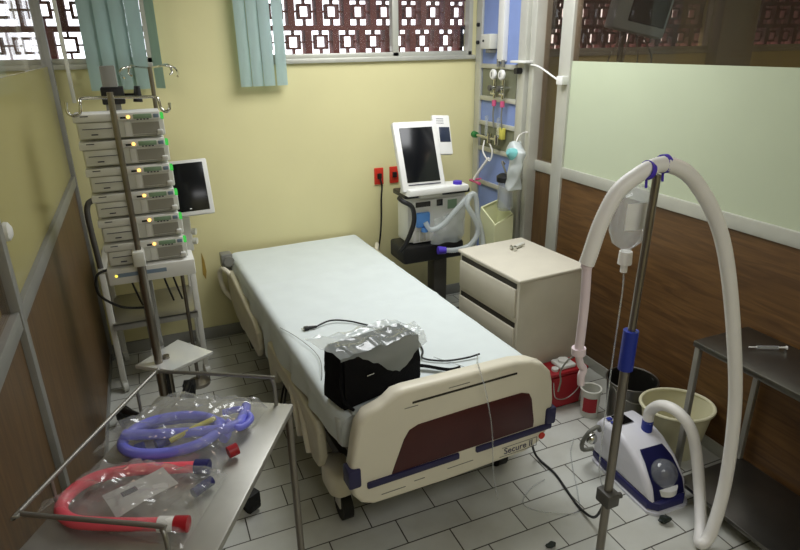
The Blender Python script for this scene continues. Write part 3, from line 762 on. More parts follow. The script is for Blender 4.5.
def pouch(name, corners, hfun, seed, label, m='poly'):
    """sealed clear bag: upper crumpled film + lower film, closed round the rim"""
    c = [V((p[0], p[1], zt)) for p in corners]
    def low(u, v): return (c[0].lerp(c[1], u)).lerp(c[3].lerp(c[2], u), v)
    def up(u, v):
        p = low(u, v); e = min(1, min(u, 1 - u, v, 1 - v) / 0.14); e = math.sin(e * PI / 2)
        p.z += .001 + e * hfun(p, u, v)
        q = crumple(p, .012 * e + .002, 16, seed); q = crumple(q, .010 * e + .001, 42, seed + 3)
        if e == 0: q.z = max(zt + .0015, q.z)
        q.z = max(q.z, zt + .002 + e * .02)
        return q
    bm = grid(B(), up, 60, 46)
    o = obj(name, bm, m, angle=22)
    ctr = V((sum(p.x for p in c) / 4, sum(p.y for p in c) / 4, zt)); 
    o.data.transform(Matrix.Translation(-ctr)); o.location = ctr
    return tag(o, label, 'plastic bag')
pouch('plastic_pouch', [(-.27, 1.63), (.05, 1.40), (.235, 1.66), (-.04, 1.82)], lambda p, u, v: .062, 2, 'clear sealed bag around the coiled blue circuit')
pouch('plastic_pouch', [(-.39, 1.42), (-.06, 1.17), (.075, 1.39), (-.25, 1.56)], lambda p, u, v: .05, 6, 'clear sealed bag around the red tube')

# ================================================================== VENTILATOR
ve = thing('ventilator', 'grey ventilator with tall dark screen on a black cart by the back wall', 'ventilator', (1.78, 3.80, 0))
bm = B(); box(bm, (1.585, 3.62, .70), (2.04, 3.80, 1.02), .015); obj('body', bm, 'pump_grey', ve, world=True)
bm = B(); box(bm, (1.56, 3.60, 1.02), (2.06, 3.82, 1.055), .01); obj('top_deck', bm, 'black', ve, world=True)
bm = B(); box(bm, (1.62, 3.605, .70), (2.02, 3.622, 1.0), .006); obj('front_panel', bm, 'white', ve, world=True)
bm = B(); box(bm, (1.64, 3.60, .955), (1.75, 3.607, .99)); box(bm, (1.80, 3.60, .95), (1.845, 3.607, .995)); obj('display', bm, 'screen', ve, world=True, flat=True)
bm = B(); box(bm, (1.885, 3.60, .92), (1.955, 3.607, .985)); obj('green_label', bm, 'lcd', ve, world=True, flat=True)
bm = B(); box(bm, (1.635, 3.575, .815), (1.74, 3.606, .92), .012); cyl(bm, (1.69, 3.565, .815), (1.69, 3.565, .79), .025); obj('filter_block', bm, 'light_blue', ve, 'light blue inspiratory filter', world=True)
bm = B()
for x in (1.645, 1.672, 1.70, 1.728): box(bm, (x, 3.60, .71), (x + .018, 3.606, .79), .003)
obj('vent_slats', bm, 'offwhite', ve, world=True)
bm = B(); tube(bm, [(1.52, 3.61, 1.035), (1.53, 3.56, 1.02), (1.575, 3.53, .99), (1.59, 3.52, .93), (1.58, 3.52, .85), (1.535, 3.53, .74), (1.50, 3.55, .68)], .016); obj('handle', bm, 'black', ve, world=True)
bm = B(); box(bm, (1.53, 3.56, .565), (2.0, 3.82, .69), .02); obj('cart_drawer', bm, 'black', ve, world=True)
bm = B(); box(bm, (1.82, 3.68, .16), (1.93, 3.80, .57), .015); obj('cart_column', bm, 'frame_grey', ve, world=True)
bm = B(); box(bm, (1.52, 3.55, .09), (2.04, 3.62, .15), .015); box(bm, (1.52, 3.98, .09), (2.04, 4.05, .15), .015); box(bm, (1.72, 3.55, .09), (1.84, 4.05, .16), .01); obj('cart_base', bm, 'black', ve, world=True)
for x in (1.56, 2.0):
    for y in (3.585, 4.015):
        w_ = B(); f_ = B(); caster(w_, f_, (x, y, 0), .04, .018, 0, .1); obj('caster', add_geo(w_, f_), 'rubber', ve, world=True)
R_ = Matrix.Translation((1.69, 3.665, 1.275)) @ Matrix.Rotation(math.radians(-24), 4, 'X') @ Matrix.Rotation(math.radians(1), 4, 'Y')
bm = B(); box(bm, (-.16, -.03, -.225), (.16, .02, .25), .014); bm.transform(R_); sc = obj('screen_bezel', bm, 'white', ve, world=True)
bm = B(); box(bm, (-.12, -.034, -.165), (.122, -.028, .205), .002); bm.transform(R_); obj('screen', bm, 'screen', sc, world=True)
bm = B(); box(bm, (-.115, -.034, -.185), (.122, -.0295, -.178)); bm.transform(R_); obj('button_row', bm, 'print', sc, world=True, flat=True)
bm = B(); prism(bm, [(1.545, 1.06), (1.985, 1.06), (1.995, 1.08), (1.99, 1.10), (1.84, 1.105), (1.555, 1.10)], 3.50, 3.66, 'y', .008, 2); obj('keyboard_shelf', bm, 'white', ve, world=True)
bm = B(); lathe(bm, [(0, 0), (.032, 0), (.03, .022), (0, .024)], (1.93, 3.55, 1.10)); obj('dial', bm, 'purple', ve, 'purple control dial', world=True)
bm = B(); cyl(bm, (1.76, 3.68, 1.05), (1.76, 3.68, 1.12), .06, .05); box(bm, (1.66, 3.57, 1.018), (1.83, 3.62, 1.05), .01); obj('screen_mount', bm, 'offwhite', ve, world=True)
R_ = Matrix.Translation((1.915, 3.76, 1.41)) @ Matrix.Rotation(math.radians(-24), 4, 'X') @ Matrix.Rotation(math.radians(4), 4, 'Y')
bm = B(); box(bm, (-.07, -.02, -.145), (.06, .015, .13), .008); bm.transform(R_); sd = obj('side_unit', bm, 'white', ve, 'small white handset unit beside the screen', world=True)
bm = B(); box(bm, (-.03, -.023, -.06), (.05, -.018, .045), .003); bm.transform(R_); obj('display', bm, mat('slate_display', (44, 52, 70), .25), sd, world=True)
bm = B()
for zz in (.10, .085, .07): box(bm, (-.045, -.0215, zz), (.01, -.019, zz + .004))
bm.transform(R_); obj('print_line', bm, 'print', sd, world=True, flat=True)
# breathing hoses of the ventilator
vh = thing('ventilator_hoses', 'translucent corrugated breathing hoses looped in front of the ventilator', 'hose', (1.85, 3.5, .7))
bm = B(); tube(bm, [(1.69, 3.555, .86), (1.72, 3.53, .81), (1.80, 3.51, .84), (1.88, 3.50, .92), (1.96, 3.49, 1.0), (2.01, 3.48, 1.04), (2.04, 3.48, 1.0), (2.05, 3.47, .88), (2.08, 3.45, .74), (2.07, 3.43, .66), (2.0, 3.42, .64)], .019, corr=.014, amp=.12); obj('hose', bm, 'hose_clear', vh, world=True)
bm = B(); tube(bm, [(1.985, 3.47, 1.03), (1.96, 3.46, .97), (2.01, 3.45, .88), (2.04, 3.44, .78), (1.98, 3.44, .69), (1.88, 3.45, .665), (1.80, 3.46, .67)], .019, corr=.014, amp=.12); obj('hose', bm, 'hose_clear', vh, world=True)
bm = B(); cyl(bm, (1.745, 3.47, .675), (1.80, 3.46, .67), .028, .024); obj('connector', bm, 'purple', vh, 'purple hose connector', world=True)
bm = B()
def vp(u, v):
    p = V((1.73 + .24 * u + .03 * v, 3.545 - .03 * math.sin(u * PI), .70 + .27 * v - .09 * (1 - u) * v)); return crumple(p, .018, 14, 5)
grid(bm, vp, 26, 26); single('plastic_cover', bm, 'poly_dense', 'clear plastic cover hanging over the front of the ventilator', 'plastic bag', angle=25)

# outlets
def outlet(x, label):
    r = thing('outlet', label, 'outlet', (x, YB - .001, 1.01), 0, 'red wall outlets')
    bm = B(); box(bm, (-.036, -.012, 0), (.036, 0, .125), .004); obj('plate', bm, 'outlet', r)
    bm = B(); box(bm, (-.016, -.03, .045), (.016, -.01, .085), .004); obj('plug', bm, 'black', r); return r
o1 = outlet(1.592, 'red wall outlet on the yellow wall, the one further from the ventilator'); dup(o1, (1.715, YB - .001, 1.01), 0, 'red wall outlet half hidden behind the ventilator screen')
bm = B(); tube(bm, [(1.592, YB - .032, 1.06), (1.60, YB - .045, 1.0), (1.602, YB - .02, .9), (1.60, YB - .015, .75), (1.585, YB - .02, .6), (1.56, YB - .03, .48), (1.55, YB - .06, .3), (1.53, YB - .12, .1), (1.50, YB - .2, .012)], .0065)
single('hanging_cord', bm, 'black', 'black cord hanging down the yellow wall from the left red outlet', 'cord')

# ================================================================== GAS SERVICE FITTINGS
xg = XG
r = thing('conduit', 'white vertical conduit on the blue service wall', 'conduit', (xg - .02, 3.77, 1.86))
bm = B(); box(bm, (xg - .04, 3.735, 1.875), (xg, 3.81, ZC), .004); obj('channel', bm, 'white', r, world=True)
bm = B(); cyl(bm, (xg - .03, 3.80, 1.84), (xg - .03, 3.80, 1.89), .012); cyl(bm, (xg - .03, 3.74, 1.84), (xg - .03, 3.74, 1.885), .012); obj('fitting', bm, 'cord_grey', r, world=True)
r = thing('switch_box', 'white switch box on the blue service wall beside the window', 'switch box', (xg - .06, 3.93, 1.96))
bm = B(); box(bm, (xg - .07, 3.86, 1.955), (xg, 3.99, 2.055), .008); obj('case', bm, 'offwhite', r, world=True)
bm = B(); cyl(bm, (xg - .076, 3.945, 2.01), (xg - .068, 3.945, 2.01), .008); obj('button', bm, 'black', r, world=True)
bm = B(); box(bm, (xg - .06, 3.875, 1.93), (xg, 3.93, 1.955), .004); obj('socket', bm, 'cord_grey', r, world=True)
def gauge(y, label):
    r = thing('vacuum_regulator', label, 'regulator', (xg - .04, y, 1.57), 0, 'vacuum regulators on the service wall')
    RY = Matrix.Rotation(-PI / 2, 4, 'Y')
    bm = B(); lathe(bm, [(0, 0), (.034, 0), (.036, .012), (.03, .02), (0, .022)], (-.02, 0, .22), mtx=RY); g = obj('gauge', bm, 'white', r)
    bm = B(); box(bm, (-.045, -.002, .205), (-.0415, .002, .235)); obj('needle', bm, 'black', g)
    bm = B(); cyl(bm, (-.01, 0, .06), (-.01, 0, .19), .013); cyl(bm, (-.05, 0, .13), (.038, 0, .13), .012); cyl(bm, (-.02, -.03, .09), (-.02, .03, .09), .009); obj('valve_body', bm, 'chrome', r)
    bm = B(); cyl(bm, (-.06, 0, .13), (-.045, 0, .13), .02); obj('knob', bm, 'frame_grey', r)
    bm = B(); cyl(bm, (-.012, 0, .005), (-.012, 0, .045), .016); obj('pink_tag', bm, 'pink', r, 'bright pink tag')
    bm = B(); tube(bm, [(-.012, 0, .01), (-.014, .004, -.06), (-.006, 0, -.15)], .006); obj('outlet_tube', bm, 'cord_grey', r); return r
g1 = gauge(3.80, 'round vacuum gauge on the service wall, the one nearer the window'); dup(g1, (xg - .04, 3.69, 1.57), 0, 'round vacuum gauge on the service wall, the one nearer the partition pillar')
r = thing('flowmeter', 'oxygen flowmeter with green knob low on the service wall', 'flowmeter', (xg - .05, 3.93, 1.29))
bm = B(); cyl(bm, (xg - .06, 4.06, 1.345), (xg - .06, 4.02, 1.345), .026, .022); obj('green_knob', bm, 'green', r, 'green knob', world=True)
bm = B(); cyl(bm, (xg - .06, 4.02, 1.345), (xg - .06, 3.72, 1.345), .011); cyl(bm, (xg - .06, 3.83, 1.31), (xg - .06, 3.83, 1.38), .018); cyl(bm, (xg - .06, 3.95, 1.345), (xg, 3.95, 1.345), .012); cyl(bm, (xg - .06, 3.73, 1.31), (xg - .06, 3.73, 1.38), .02); obj('manifold', bm, 'chrome', r, world=True)
bm = B(); cyl(bm, (xg - .06, 3.88, 1.36), (xg - .06, 3.88, 1.50), .012); cyl(bm, (xg - .06, 3.72, 1.36), (xg - .06, 3.72, 1.5), .012); obj('flow_tube', bm, 'clear', r, world=True)
bm = B(); box(bm, (xg - .05, 3.68, 1.35), (xg - .02, 3.75, 1.43), .004); obj('label_card', bm, 'yellow_tube', r, 'yellow label card', world=True)
bm = B(); tube(bm, [(xg - .06, 3.90, 1.32), (xg - .08, 3.88, 1.24), (xg - .06, 3.82, 1.18), (xg - .05, 3.80, 1.25), (xg - .06, 3.83, 1.31)], .006); tube(bm, [(xg - .06, 3.83, 1.2), (xg - .10, 3.93, 1.06), (xg - .11, 3.95, 1.02)], .010); obj('tubing', bm, 'hose', r, world=True)
bm = B(); cyl(bm, (xg - .10, 4.03, 1.0), (xg - .10, 3.92, 1.0), .008); cyl(bm, (xg - .10, 3.92, 1.0), (xg - .10, 3.88, 1.0), .012); cyl(bm, (xg - .10, 4.03, 1.0), (xg, 4.03, 1.0), .008); obj('adapter', bm, 'pink', r, world=True)
r = thing('suction_jar', 'clear suction jar with black lid hanging on the service wall', 'jar', (xg - .11, 3.55, .95))
jc = (2.27, 3.475, .90)
r.location = jc
bm = B(); lathe(bm, [(0, .0), (.048, .0), (.055, .02), (.055, .2), (.05, .205), (.05, .02), (0, .012)], jc); obj('jar', bm, 'clear', r, world=True)
bm = B(); lathe(bm, [(0, .2), (.066, .2), (.068, .235), (.05, .25), (0, .252)], jc); obj('lid', bm, 'black', r, world=True)
bm = B(); tube(bm, [(jc[0], jc[1], 1.15), (jc[0] - .02, jc[1] + .03, 1.23), (jc[0] + .02, jc[1] + .06, 1.21)], .007); obj('spout_tube', bm, 'cord_grey', r, world=True)
bm = B(); box(bm, (jc[0] + .05, jc[1] - .01, 1.11), (XR - .07, jc[1] + .03, 1.14)); obj('bracket', bm, 'chrome', r, world=True)
bm = B()
def maskbag(u, v):
    w = .095 * (.35 + .65 * min(1, v * 1.3)) * (1 if v < .8 else (1 - (v - .8) * 3.5)); a = u * 2 * PI
    p = V((2.24 + .045 * math.cos(a), 3.335 + w * math.sin(a), 1.075 + .32 * v)); return crumple(p, .03, 12, 9)
grid(bm, maskbag, 26, 26)
mb = thing('mask_bag', 'white plastic bag holding a teal mask hung on the partition pillar', 'bag', (2.26, 3.25, 1.08))
obj('bag', bm, 'bag_white', mb, world=True, angle=30)
bm = B(); lathe(bm, [(0, .05), (.02, .045), (.036, .02), (.042, 0), (.036, .002), (.02, .03), (0, .04)], (2.20, 3.30, 1.32), mtx=Matrix.Rotation(-1.1, 4, 'Y')); obj('mask', bm, 'teal', mb, 'teal breathing mask', world=True)
bm = B(); tube(bm, [(2.24, 3.335, 1.385), (2.28, 3.37, 1.42), (2.36, 3.43, 1.43), (2.40, 3.44, 1.43)], .004); obj('hanging_loop', bm, 'hose', mb, world=True)
# cable clip on pillar
cl = thing('cable_hook', 'white hook and strap fixed to the partition pillar above the gauges', 'hook', (2.37, 3.45, 1.8))
bm = B(); box(bm, (2.335, 3.43, 1.87), (2.40, 3.60, 1.885), .003); tube(bm, [(2.39, 3.44, 1.86), (2.385, 3.34, 1.85), (2.40, 3.22, 1.80), (2.42, 3.17, 1.77)], .006); box(bm, (2.41, 3.13, 1.75), (2.46, 3.19, 1.80), .004); obj('strap', bm, 'white', cl, world=True)
bm = B(); cyl(bm, (2.34, 3.54, 1.82), (2.385, 3.54, 1.82), .02); obj('clip', bm, 'black', cl, world=True)
# pale yellow bin behind the nightstand
bn = thing('sharps_bin', 'pale yellow open container hanging on the service wall behind the nightstand', 'container', (2.24, 3.53, .60))
bm = B()
t = [(2.18, 3.64), (2.18, 3.45), (2.32, 3.45), (2.32, 3.64)]
for i in range(4):
    a, b = V((*t[i], 0)), V((*t[(i + 1) % 4], 0)); ztop2 = (.86, .86, .93, .93)
    n_ = (b - a).normalized()
    za, zb_ = ((.88, .80), (.80, .86), (.86, .92), (.92, .88))[i]
    q = [V((a.x, a.y, .60)), V((b.x, b.y, .60)), V((b.x, b.y, zb_)), V((a.x, a.y, za))]
    vs = [bm.verts.new(p) for p in q]; bm.faces.new(vs)
vs = [bm.verts.new((x, y, .60)) for x, y in t]; bm.faces.new(vs)
bmesh.ops.remove_doubles(bm, verts=bm.verts[:], dist=1e-4); bmesh.ops.solidify(bm, geom=bm.faces[:], thickness=-.006)
obj('tub', bm, 'bin', bn, world=True, angle=30)
bm = B(); tube(bm, [(2.18, 3.64, .885), (2.18, 3.45, .805), (2.32, 3.45, .865), (2.32, 3.64, .925), (2.18, 3.64, .885)], .008, smooth=False); obj('rim', bm, 'bin', bn, world=True)
bm = B(); box(bm, (2.33, 3.59, .80), (XG, 3.64, .83)); obj('wall_bracket', bm, 'alu', bn, world=True)

# ================================================================== NIGHTSTAND
ns = thing('nightstand', 'white bedside cabinet with three drawers standing right of the bed', 'cabinet', (1.972, 2.82, 0), math.radians(4))
NX, NY, NZ = .235, .30, .80
bm = B(); box(bm, (-NX, -NY, .05), (NX, NY, NZ - .022), .008); box(bm, (-NX + .03, -NY + .03, 0), (NX - .03, NY - .03, .05)); obj('body', bm, 'cabinet', ns)
bm = B(); box(bm, (-NX - .012, -NY - .012, NZ - .022), (NX + .012, NY + .012, NZ), .008, seg=3); obj('top', bm, 'cabinet', ns)
for k in range(3):
    z1 = NZ - .045 - k * .235; z0 = z1 - .19
    bm = B(); box(bm, (-NX - .016, -NY + .02, z0), (-NX, NY - .02, z1 - .018), .005); d = obj('drawer', bm, 'cabinet', ns)
    bm = B(); box(bm, (-NX - .004, -NY + .025, z1 - .018), (-NX + .001, NY - .025, z1 + .012)); obj('pull_gap', bm, 'dark_gap', d, 'dark finger gap', flat=True)
mc = thing('hose_connector', 'small chrome tube connector lying on the white bedside cabinet', 'connector', (2.03, 2.97, .802))
bm = B(); cyl(bm, (2.02, 2.955, .814), (2.10, 2.985, .816), .012, .011); obj('barrel', bm, 'offwhite', mc, world=True)
bm = B(); cyl(bm, (1.985, 2.95, .814), (2.02, 2.955, .814), .010); cyl(bm, (2.0, 2.92, .812), (2.01, 2.985, .812), .008); cyl(bm, (2.0, 2.925, .802), (2.0, 2.925, .83), .010); obj('valve', bm, 'chrome', mc, world=True)

# ================================================================== RIGHT FOREGROUND
def rot_to(a): return Matrix.Rotation(a, 4, 'Z')
# red container
rd = thing('sharps_container', 'red plastic container with white lid on the floor by the cabinet', 'container', (2.035, 2.43, 0), math.radians(0))
bm = B(); t = bmesh.new(); bmesh.ops.create_cube(t, size=1)
for v in t.verts:
    k = 1 if v.co.z > 0 else .86
    v.co = V((v.co.x * .26 * k, v.co.y * .13 * k, (v.co.z + .5) * .235))
bmesh.ops.bevel(t, geom=t.edges[:], offset=.018, segments=3, affect='EDGES'); add_geo(bm, t); obj('tub', bm, 'red', rd)
bm = B(); box(bm, (-.135, -.07, .228), (.135, .07, .25), .008); obj('rim', bm, 'red', rd)
bm = B(); box(bm, (-.05, -.05, .25), (.06, .05, .275), .01); cyl(bm, (.0, 0, .27), (.0, 0, .29), .03); cyl(bm, (-.075, -.03, .25), (-.075, -.03, .265), .02); obj('lid', bm, 'white', rd)
bm = B(); tube(bm, [(-.11, -.072, .2), (-.09, -.074, .10), (-.02, -.076, .075), (.05, -.076, .11), (.11, -.072, .18)], .003); obj('wire_handle', bm, 'steel', rd)
# buckets
def bucket(name, c, r0, r1, h, m, label, t_=.003, rim=.006, cat='bucket'):
    b = thing(name, label, cat, c)
    bm = B(); lathe(bm, [(0, 0), (r0, 0), (r1, h), (r1 - t_, h), (r0 - t_, t_), (0, t_)], seg=36); obj('shell', bm, m, b)
    bm = B(); tube(bm, [(r1 * math.cos(2 * PI * i / 36), r1 * math.sin(2 * PI * i / 36), h) for i in range(37)], rim, seg=8, smooth=False); obj('rim', bm, m, b); return b
sb = bucket('steel_bucket', (2.305, 2.16, 0), .115, .136, .238, 'steel_dark', 'stainless steel bucket on the floor against the wood panel')
bm = B(); tube(bm, [(-.136, 0, .225), (-.12, -.08, .185), (-.055, -.126, .165), (.045, -.132, .175), (.11, -.09, .195), (.136, 0, .225)], .003); obj('bail', bm, 'steel', sb)
s2 = bucket('small_pail', (2.115, 2.262, 0), .048, .055, .17, 'offwhite', 'small white pail with red label between red container and steel bucket')
bm = B(); grid(bm, lambda u, v: V((0.0545 * math.cos(PI + .1 + u * 1.5), 0.0545 * math.sin(PI + .1 + u * 1.5), .04 + .09 * v)), 10, 3); obj('label', bm, 'red', s2, 'red label')
wb = thing('wastebasket', 'cream oval plastic wastebasket under the end of the steel side table', 'wastebasket', (2.288, 1.835, 0), math.radians(-28))
bm = B(); lathe(bm, [(0, 0), (.115, 0), (.12, .01), (.160, .275), (.158, .275), (.117, .012), (0, .012)], seg=40, sx=1.08, sy=.9); obj('shell', bm, 'basket', wb)
bm = B(); tube(bm, [(.163 * 1.08 * math.cos(2 * PI * i / 40), .163 * .9 * math.sin(2 * PI * i / 40), .272) for i in range(41)], .009, seg=8, smooth=False); obj('rim', bm, 'basket', wb)
# side table
sx0, sx1, sy0, sy1, sz = 2.115, 2.455, .75, 1.672, .752
stb = thing('side_table', 'dull steel side table with lower shelf along the right wood panel', 'table', ((sx0 + sx1) / 2, (sy0 + sy1) / 2, 0))
bm = B(); box(bm, (sx0, sy0, sz - .028), (sx1, sy1, sz), .004); obj('tabletop', bm, 'steel_dark', stb, world=True)
for x in (sx0 + .018, sx1 - .018):
    for y in (sy0 + .02, sy1 - (.02 if x < 2.3 else .11)):
        bm = B(); box(bm, (x - .0125, y - .0125, 0), (x + .0125, y + .0125, sz - .025), .003); obj('leg', bm, 'steel_dull', stb, world=True)
bm = B(); box(bm, (sx0 - .07, sy0 + .01, .075), (sx1 - .006, sy1 - .10, .095), .003); obj('lower_shelf', bm, 'steel_dark', stb, world=True)
tp = thing('syringe', 'small clear syringe lying on the steel side table', 'syringe', (2.33, 1.50, sz + .001))
bm = B(); cyl(bm, (2.29, 1.50, sz + .010), (2.37, 1.46, sz + .010), .008); obj('barrel', bm, 'clear', tp, world=True)
bm = B(); cyl(bm, (2.26, 1.515, sz + .010), (2.29, 1.50, sz + .010), .003); cyl(bm, (2.37, 1.46, sz + .010), (2.40, 1.445, sz + .010), .004); cyl(bm, (2.40, 1.445, sz + .0095), (2.402, 1.444, sz + .0095), .009); obj('plunger', bm, 'white', tp, world=True)

# humidifier machine
hm = thing('humidifier', 'white and blue high-flow humidifier standing on the floor by the IV stand', 'humidifier', (1.962, 1.735, 0), math.radians(-3))
bm = B(); prism(bm, [(-.11, -.20), (-.07, -.235), (.07, -.235), (.11, -.20), (.115, .1), (.10, .2), (-.10, .2), (-.115, .1)], .012, .06, 'z', .012, 3); obj('base', bm, 'navy', hm, 'dark blue base')
bm = B(); prism(bm, rround(-.118, .118, -.242, .21, .05), .0, .014, 'z'); obj('foot_rim', bm, 'machine', hm)
def shell(x0, x1, k=1.0):
    return [(y, z) for y, z in ((.20, .05), (.205, .215), (.17, .262), (.06, .272), (-.03, .248), (-.12, .198), (-.195, .118), (-.215, .055))]
bm = B(); prism(bm, shell(0, 0), -.11, .11, 'x', .028, 4); bo = obj('casing', bm, 'machine', hm, angle=50)
bm = B()
nrm = V((0, -.55, .83))
def onslope(x, y, off): 
    pts = [(-.215, .055), (-.195, .118), (-.12, .198), (-.03, .248), (.06, .272), (.17, .262)]
    for (a, za), (b, zb2) in zip(pts, pts[1:]):
        if a <= y <= b: z = za + (zb2 - za) * (y - a) / (b - a); break
    else: z = .3
    return V((x, y, z)) + nrm * off
grid(bm, lambda u, v: onslope((-.085 + .17 * u) * (1 - .25 * v * v), -.2135 + .15 * v, .004), 10, 12); bmesh.ops.solidify(bm, geom=bm.faces[:], thickness=.004); obj('chamber_recess', bm, 'navy', hm)
bm = B(); t = bmesh.new(); bmesh.ops.create_uvsphere(t, u_segments=24, v_segments=14, radius=1)
for v in t.verts: v.co = V((v.co.x * .07, v.co.y * .062, v.co.z * .07))
add_geo(bm, t, Matrix.Translation((0, -.155, .145))); obj('water_chamber', bm, 'clear', hm, 'clear water chamber')
bm = B(); lathe(bm, [(0, 0), (.06, 0), (.06, .03), (0, .03)], (0, -.172, .075)); obj('heater_plate', bm, 'white', hm)
bm = B(); grid(bm, lambda u, v: V((-.055 + .07 * u, .075 + .085 * v, .276 - .006 * v)), 2, 2); bmesh.ops.solidify(bm, geom=bm.faces[:], thickness=.003); obj('display', bm, 'screen', hm)
for k in range(3):
    bm = B(); box(bm, (-.092, .06 + .034 * k, .269), (-.066, .082 + .034 * k, .277), .003); obj('button', bm, 'blue', hm, 'blue button')
bm = B(); cyl(bm, (.045, .02, .25), (.045, .02, .315), .026); obj('outlet_collar', bm, 'blue', hm, 'blue outlet collar')
bm = B(); tube(bm, [(-.115, .19, .07), (-.18, .18, .09), (-.215, .15, .16), (-.20, .13, .23), (-.15, .13, .25), (-.12, .15, .21)], .011, corr=.008); obj('side_tube', bm, 'cord_grey', hm)
bm = B(); t = bmesh.new(); bmesh.ops.create_uvsphere(t, u_segments=16, v_segments=10, radius=.03); add_geo(bm, t, Matrix.Translation((-.165, .15, .175))); obj('inlet_valve', bm, 'chrome', hm)

# IV stand and bottle
iv = thing('iv_stand', 'steel IV stand with blue grip in front of the humidifier', 'iv stand', (1.435, 1.38, 0))
bm = B(); cyl(bm, (1.432, 1.38, .02), (1.432, 1.38, .99), .0165); cyl(bm, (1.432, 1.38, .9), (1.452, 1.38, 1.61), .013); obj('pole', bm, 'pole', iv, world=True)
bm = B(); cyl(bm, (1.432, 1.38, .925), (1.435, 1.38, 1.075), .026); obj('grip', bm, 'blue', iv, 'blue plastic grip', world=True)
bm = B(); box(bm, (1.405, 1.345, .335), (1.462, 1.415, .395), .006); cyl(bm, (1.46, 1.375, .36), (1.49, 1.37, .36), .012); obj('clamp', bm, 'frame_grey', iv, world=True)
bm = B(); lathe(bm, [(0, 0), (.07, 0), (.07, .015), (.03, .03), (0, .03)], (1.432, 1.36, 0)); obj('base', bm, 'pole', iv, world=True)
bm = B(); tube(bm, [(1.452, 1.38, 1.60), (1.45, 1.42, 1.60), (1.45, 1.45, 1.585), (1.45, 1.455, 1.57)], .005); obj('hook', bm, 'chrome', iv, world=True)
bt = thing('infusion_bottle', 'clear infusion bottle hanging upside down behind the top of the IV stand', 'infusion bottle', (1.462, 1.47, 1.27))
bm = B(); lathe(bm, [(0, 1.56), (.05, 1.555), (.074, 1.535), (.077, 1.50), (.077, 1.41), (.06, 1.365), (.022, 1.34), (.02, 1.32), (0, 1.32)], (1.455, 1.47, 0), sy=.6); obj('bottle', bm, 'clear', bt, world=True)
bm = B(); grid(bm, lambda u, v: V((1.455 + .0785 * math.sin(-.75 + 1.5 * u), 1.47 - .0785 * .62 * math.cos(-.75 + 1.5 * u), 1.42 + .09 * v)), 10, 2); obj('label', bm, 'paper', bt, world=True)
bm = B(); cyl(bm, (1.455, 1.47, 1.285), (1.455, 1.47, 1.33), .024, .022); cyl(bm, (1.455, 1.47, 1.255), (1.455, 1.47, 1.285), .012); obj('cap', bm, 'hose', bt, world=True)
bm = B(); tube(bm, [(1.455, 1.47, 1.26), (1.452, 1.46, 1.2), (1.43, 1.44, 1.05), (1.418, 1.43, .9), (1.412, 1.425, .7), (1.415, 1.425, .5), (1.425, 1.42, .42), (1.47, 1.44, .34)], .0028, seg=6); obj('drip_line', bm, 'clear', bt, world=True)
bm = B(); tube(bm, [(1.455, 1.47, 1.555), (1.45, 1.462, 1.58)], .003, smooth=False); obj('hanger_loop', bm, 'hose', bt, world=True)
# big white hose
hs = thing('breathing_hose', 'long white corrugated hose looped over the IV stand down to the humidifier', 'hose', (1.9, 1.4, .02))
bm = B()
tube(bm, [(2.008, 1.752, .305), (2.006, 1.745, .37), (1.985, 1.67, .45), (1.99, 1.59, .465), (2.015, 1.53, .41), (2.04, 1.50, .30), (2.03, 1.44, .14), (1.96, 1.35, .04), (1.885, 1.285, .034), (1.93, 1.28, .075), (1.995, 1.31, .30), (1.98, 1.33, .65), (1.905, 1.345, .98), (1.805, 1.355, 1.277), (1.71, 1.36, 1.452), (1.59, 1.365, 1.585), (1.50, 1.37, 1.635), (1.44, 1.375, 1.64), (1.38, 1.385, 1.615), (1.315, 1.395, 1.565), (1.27, 1.40, 1.475), (1.243, 1.405, 1.37), (1.236, 1.408, 1.34)], .0255, seg=14, n=14, corr=.009, amp=.05)
obj('hose', bm, 'hose', hs, world=True)
bm = B(); cyl(bm, (1.243, 1.405, 1.37), (1.236, 1.408, 1.325), .022, .018); tube(bm, [(1.238, 1.408, 1.345), (1.246, 1.41, 1.22), (1.25, 1.415, 1.09), (1.252, 1.42, 1.02)], .0155); cyl(bm, (1.2515, 1.42, 1.03), (1.253, 1.42, 1.005), .024); tube(bm, [(1.252, 1.42, 1.01), (1.265, 1.42, .965), (1.282, 1.42, .94), (1.275, 1.42, .915), (1.278, 1.42, .88)], .013); obj('patient_tube', bm, 'pinkwhite', hs, 'pale pink smooth end tube', world=True)
for x, z in ((1.408, 1.628), (1.472, 1.642)):
    bm = B(); t = bmesh.new(); lathe(t, [(.0265, -.008), (.0295, -.008), (.0295, .008), (.0265, .008), (.0265, -.008)]); add_geo(bm, t, Matrix.Translation((x, 1.378, z)) @ Matrix.Rotation(PI / 2 + (.25 if x < 1.43 else 0), 4, 'Y'))
    cyl(bm, (x, 1.378, z - .026), (x + .002, 1.377, z - .055), .004); obj('strap', bm, 'purple', hs, 'purple hose strap', world=True)
bm = B(); tube(bm, [(1.252, 1.425, 1.0), (1.22, 1.43, .985), (1.20, 1.44, .94), (1.205, 1.44, .90), (1.198, 1.44, .86)], .003, seg=6); obj('sampling_line', bm, 'cord_grey', hs, world=True)
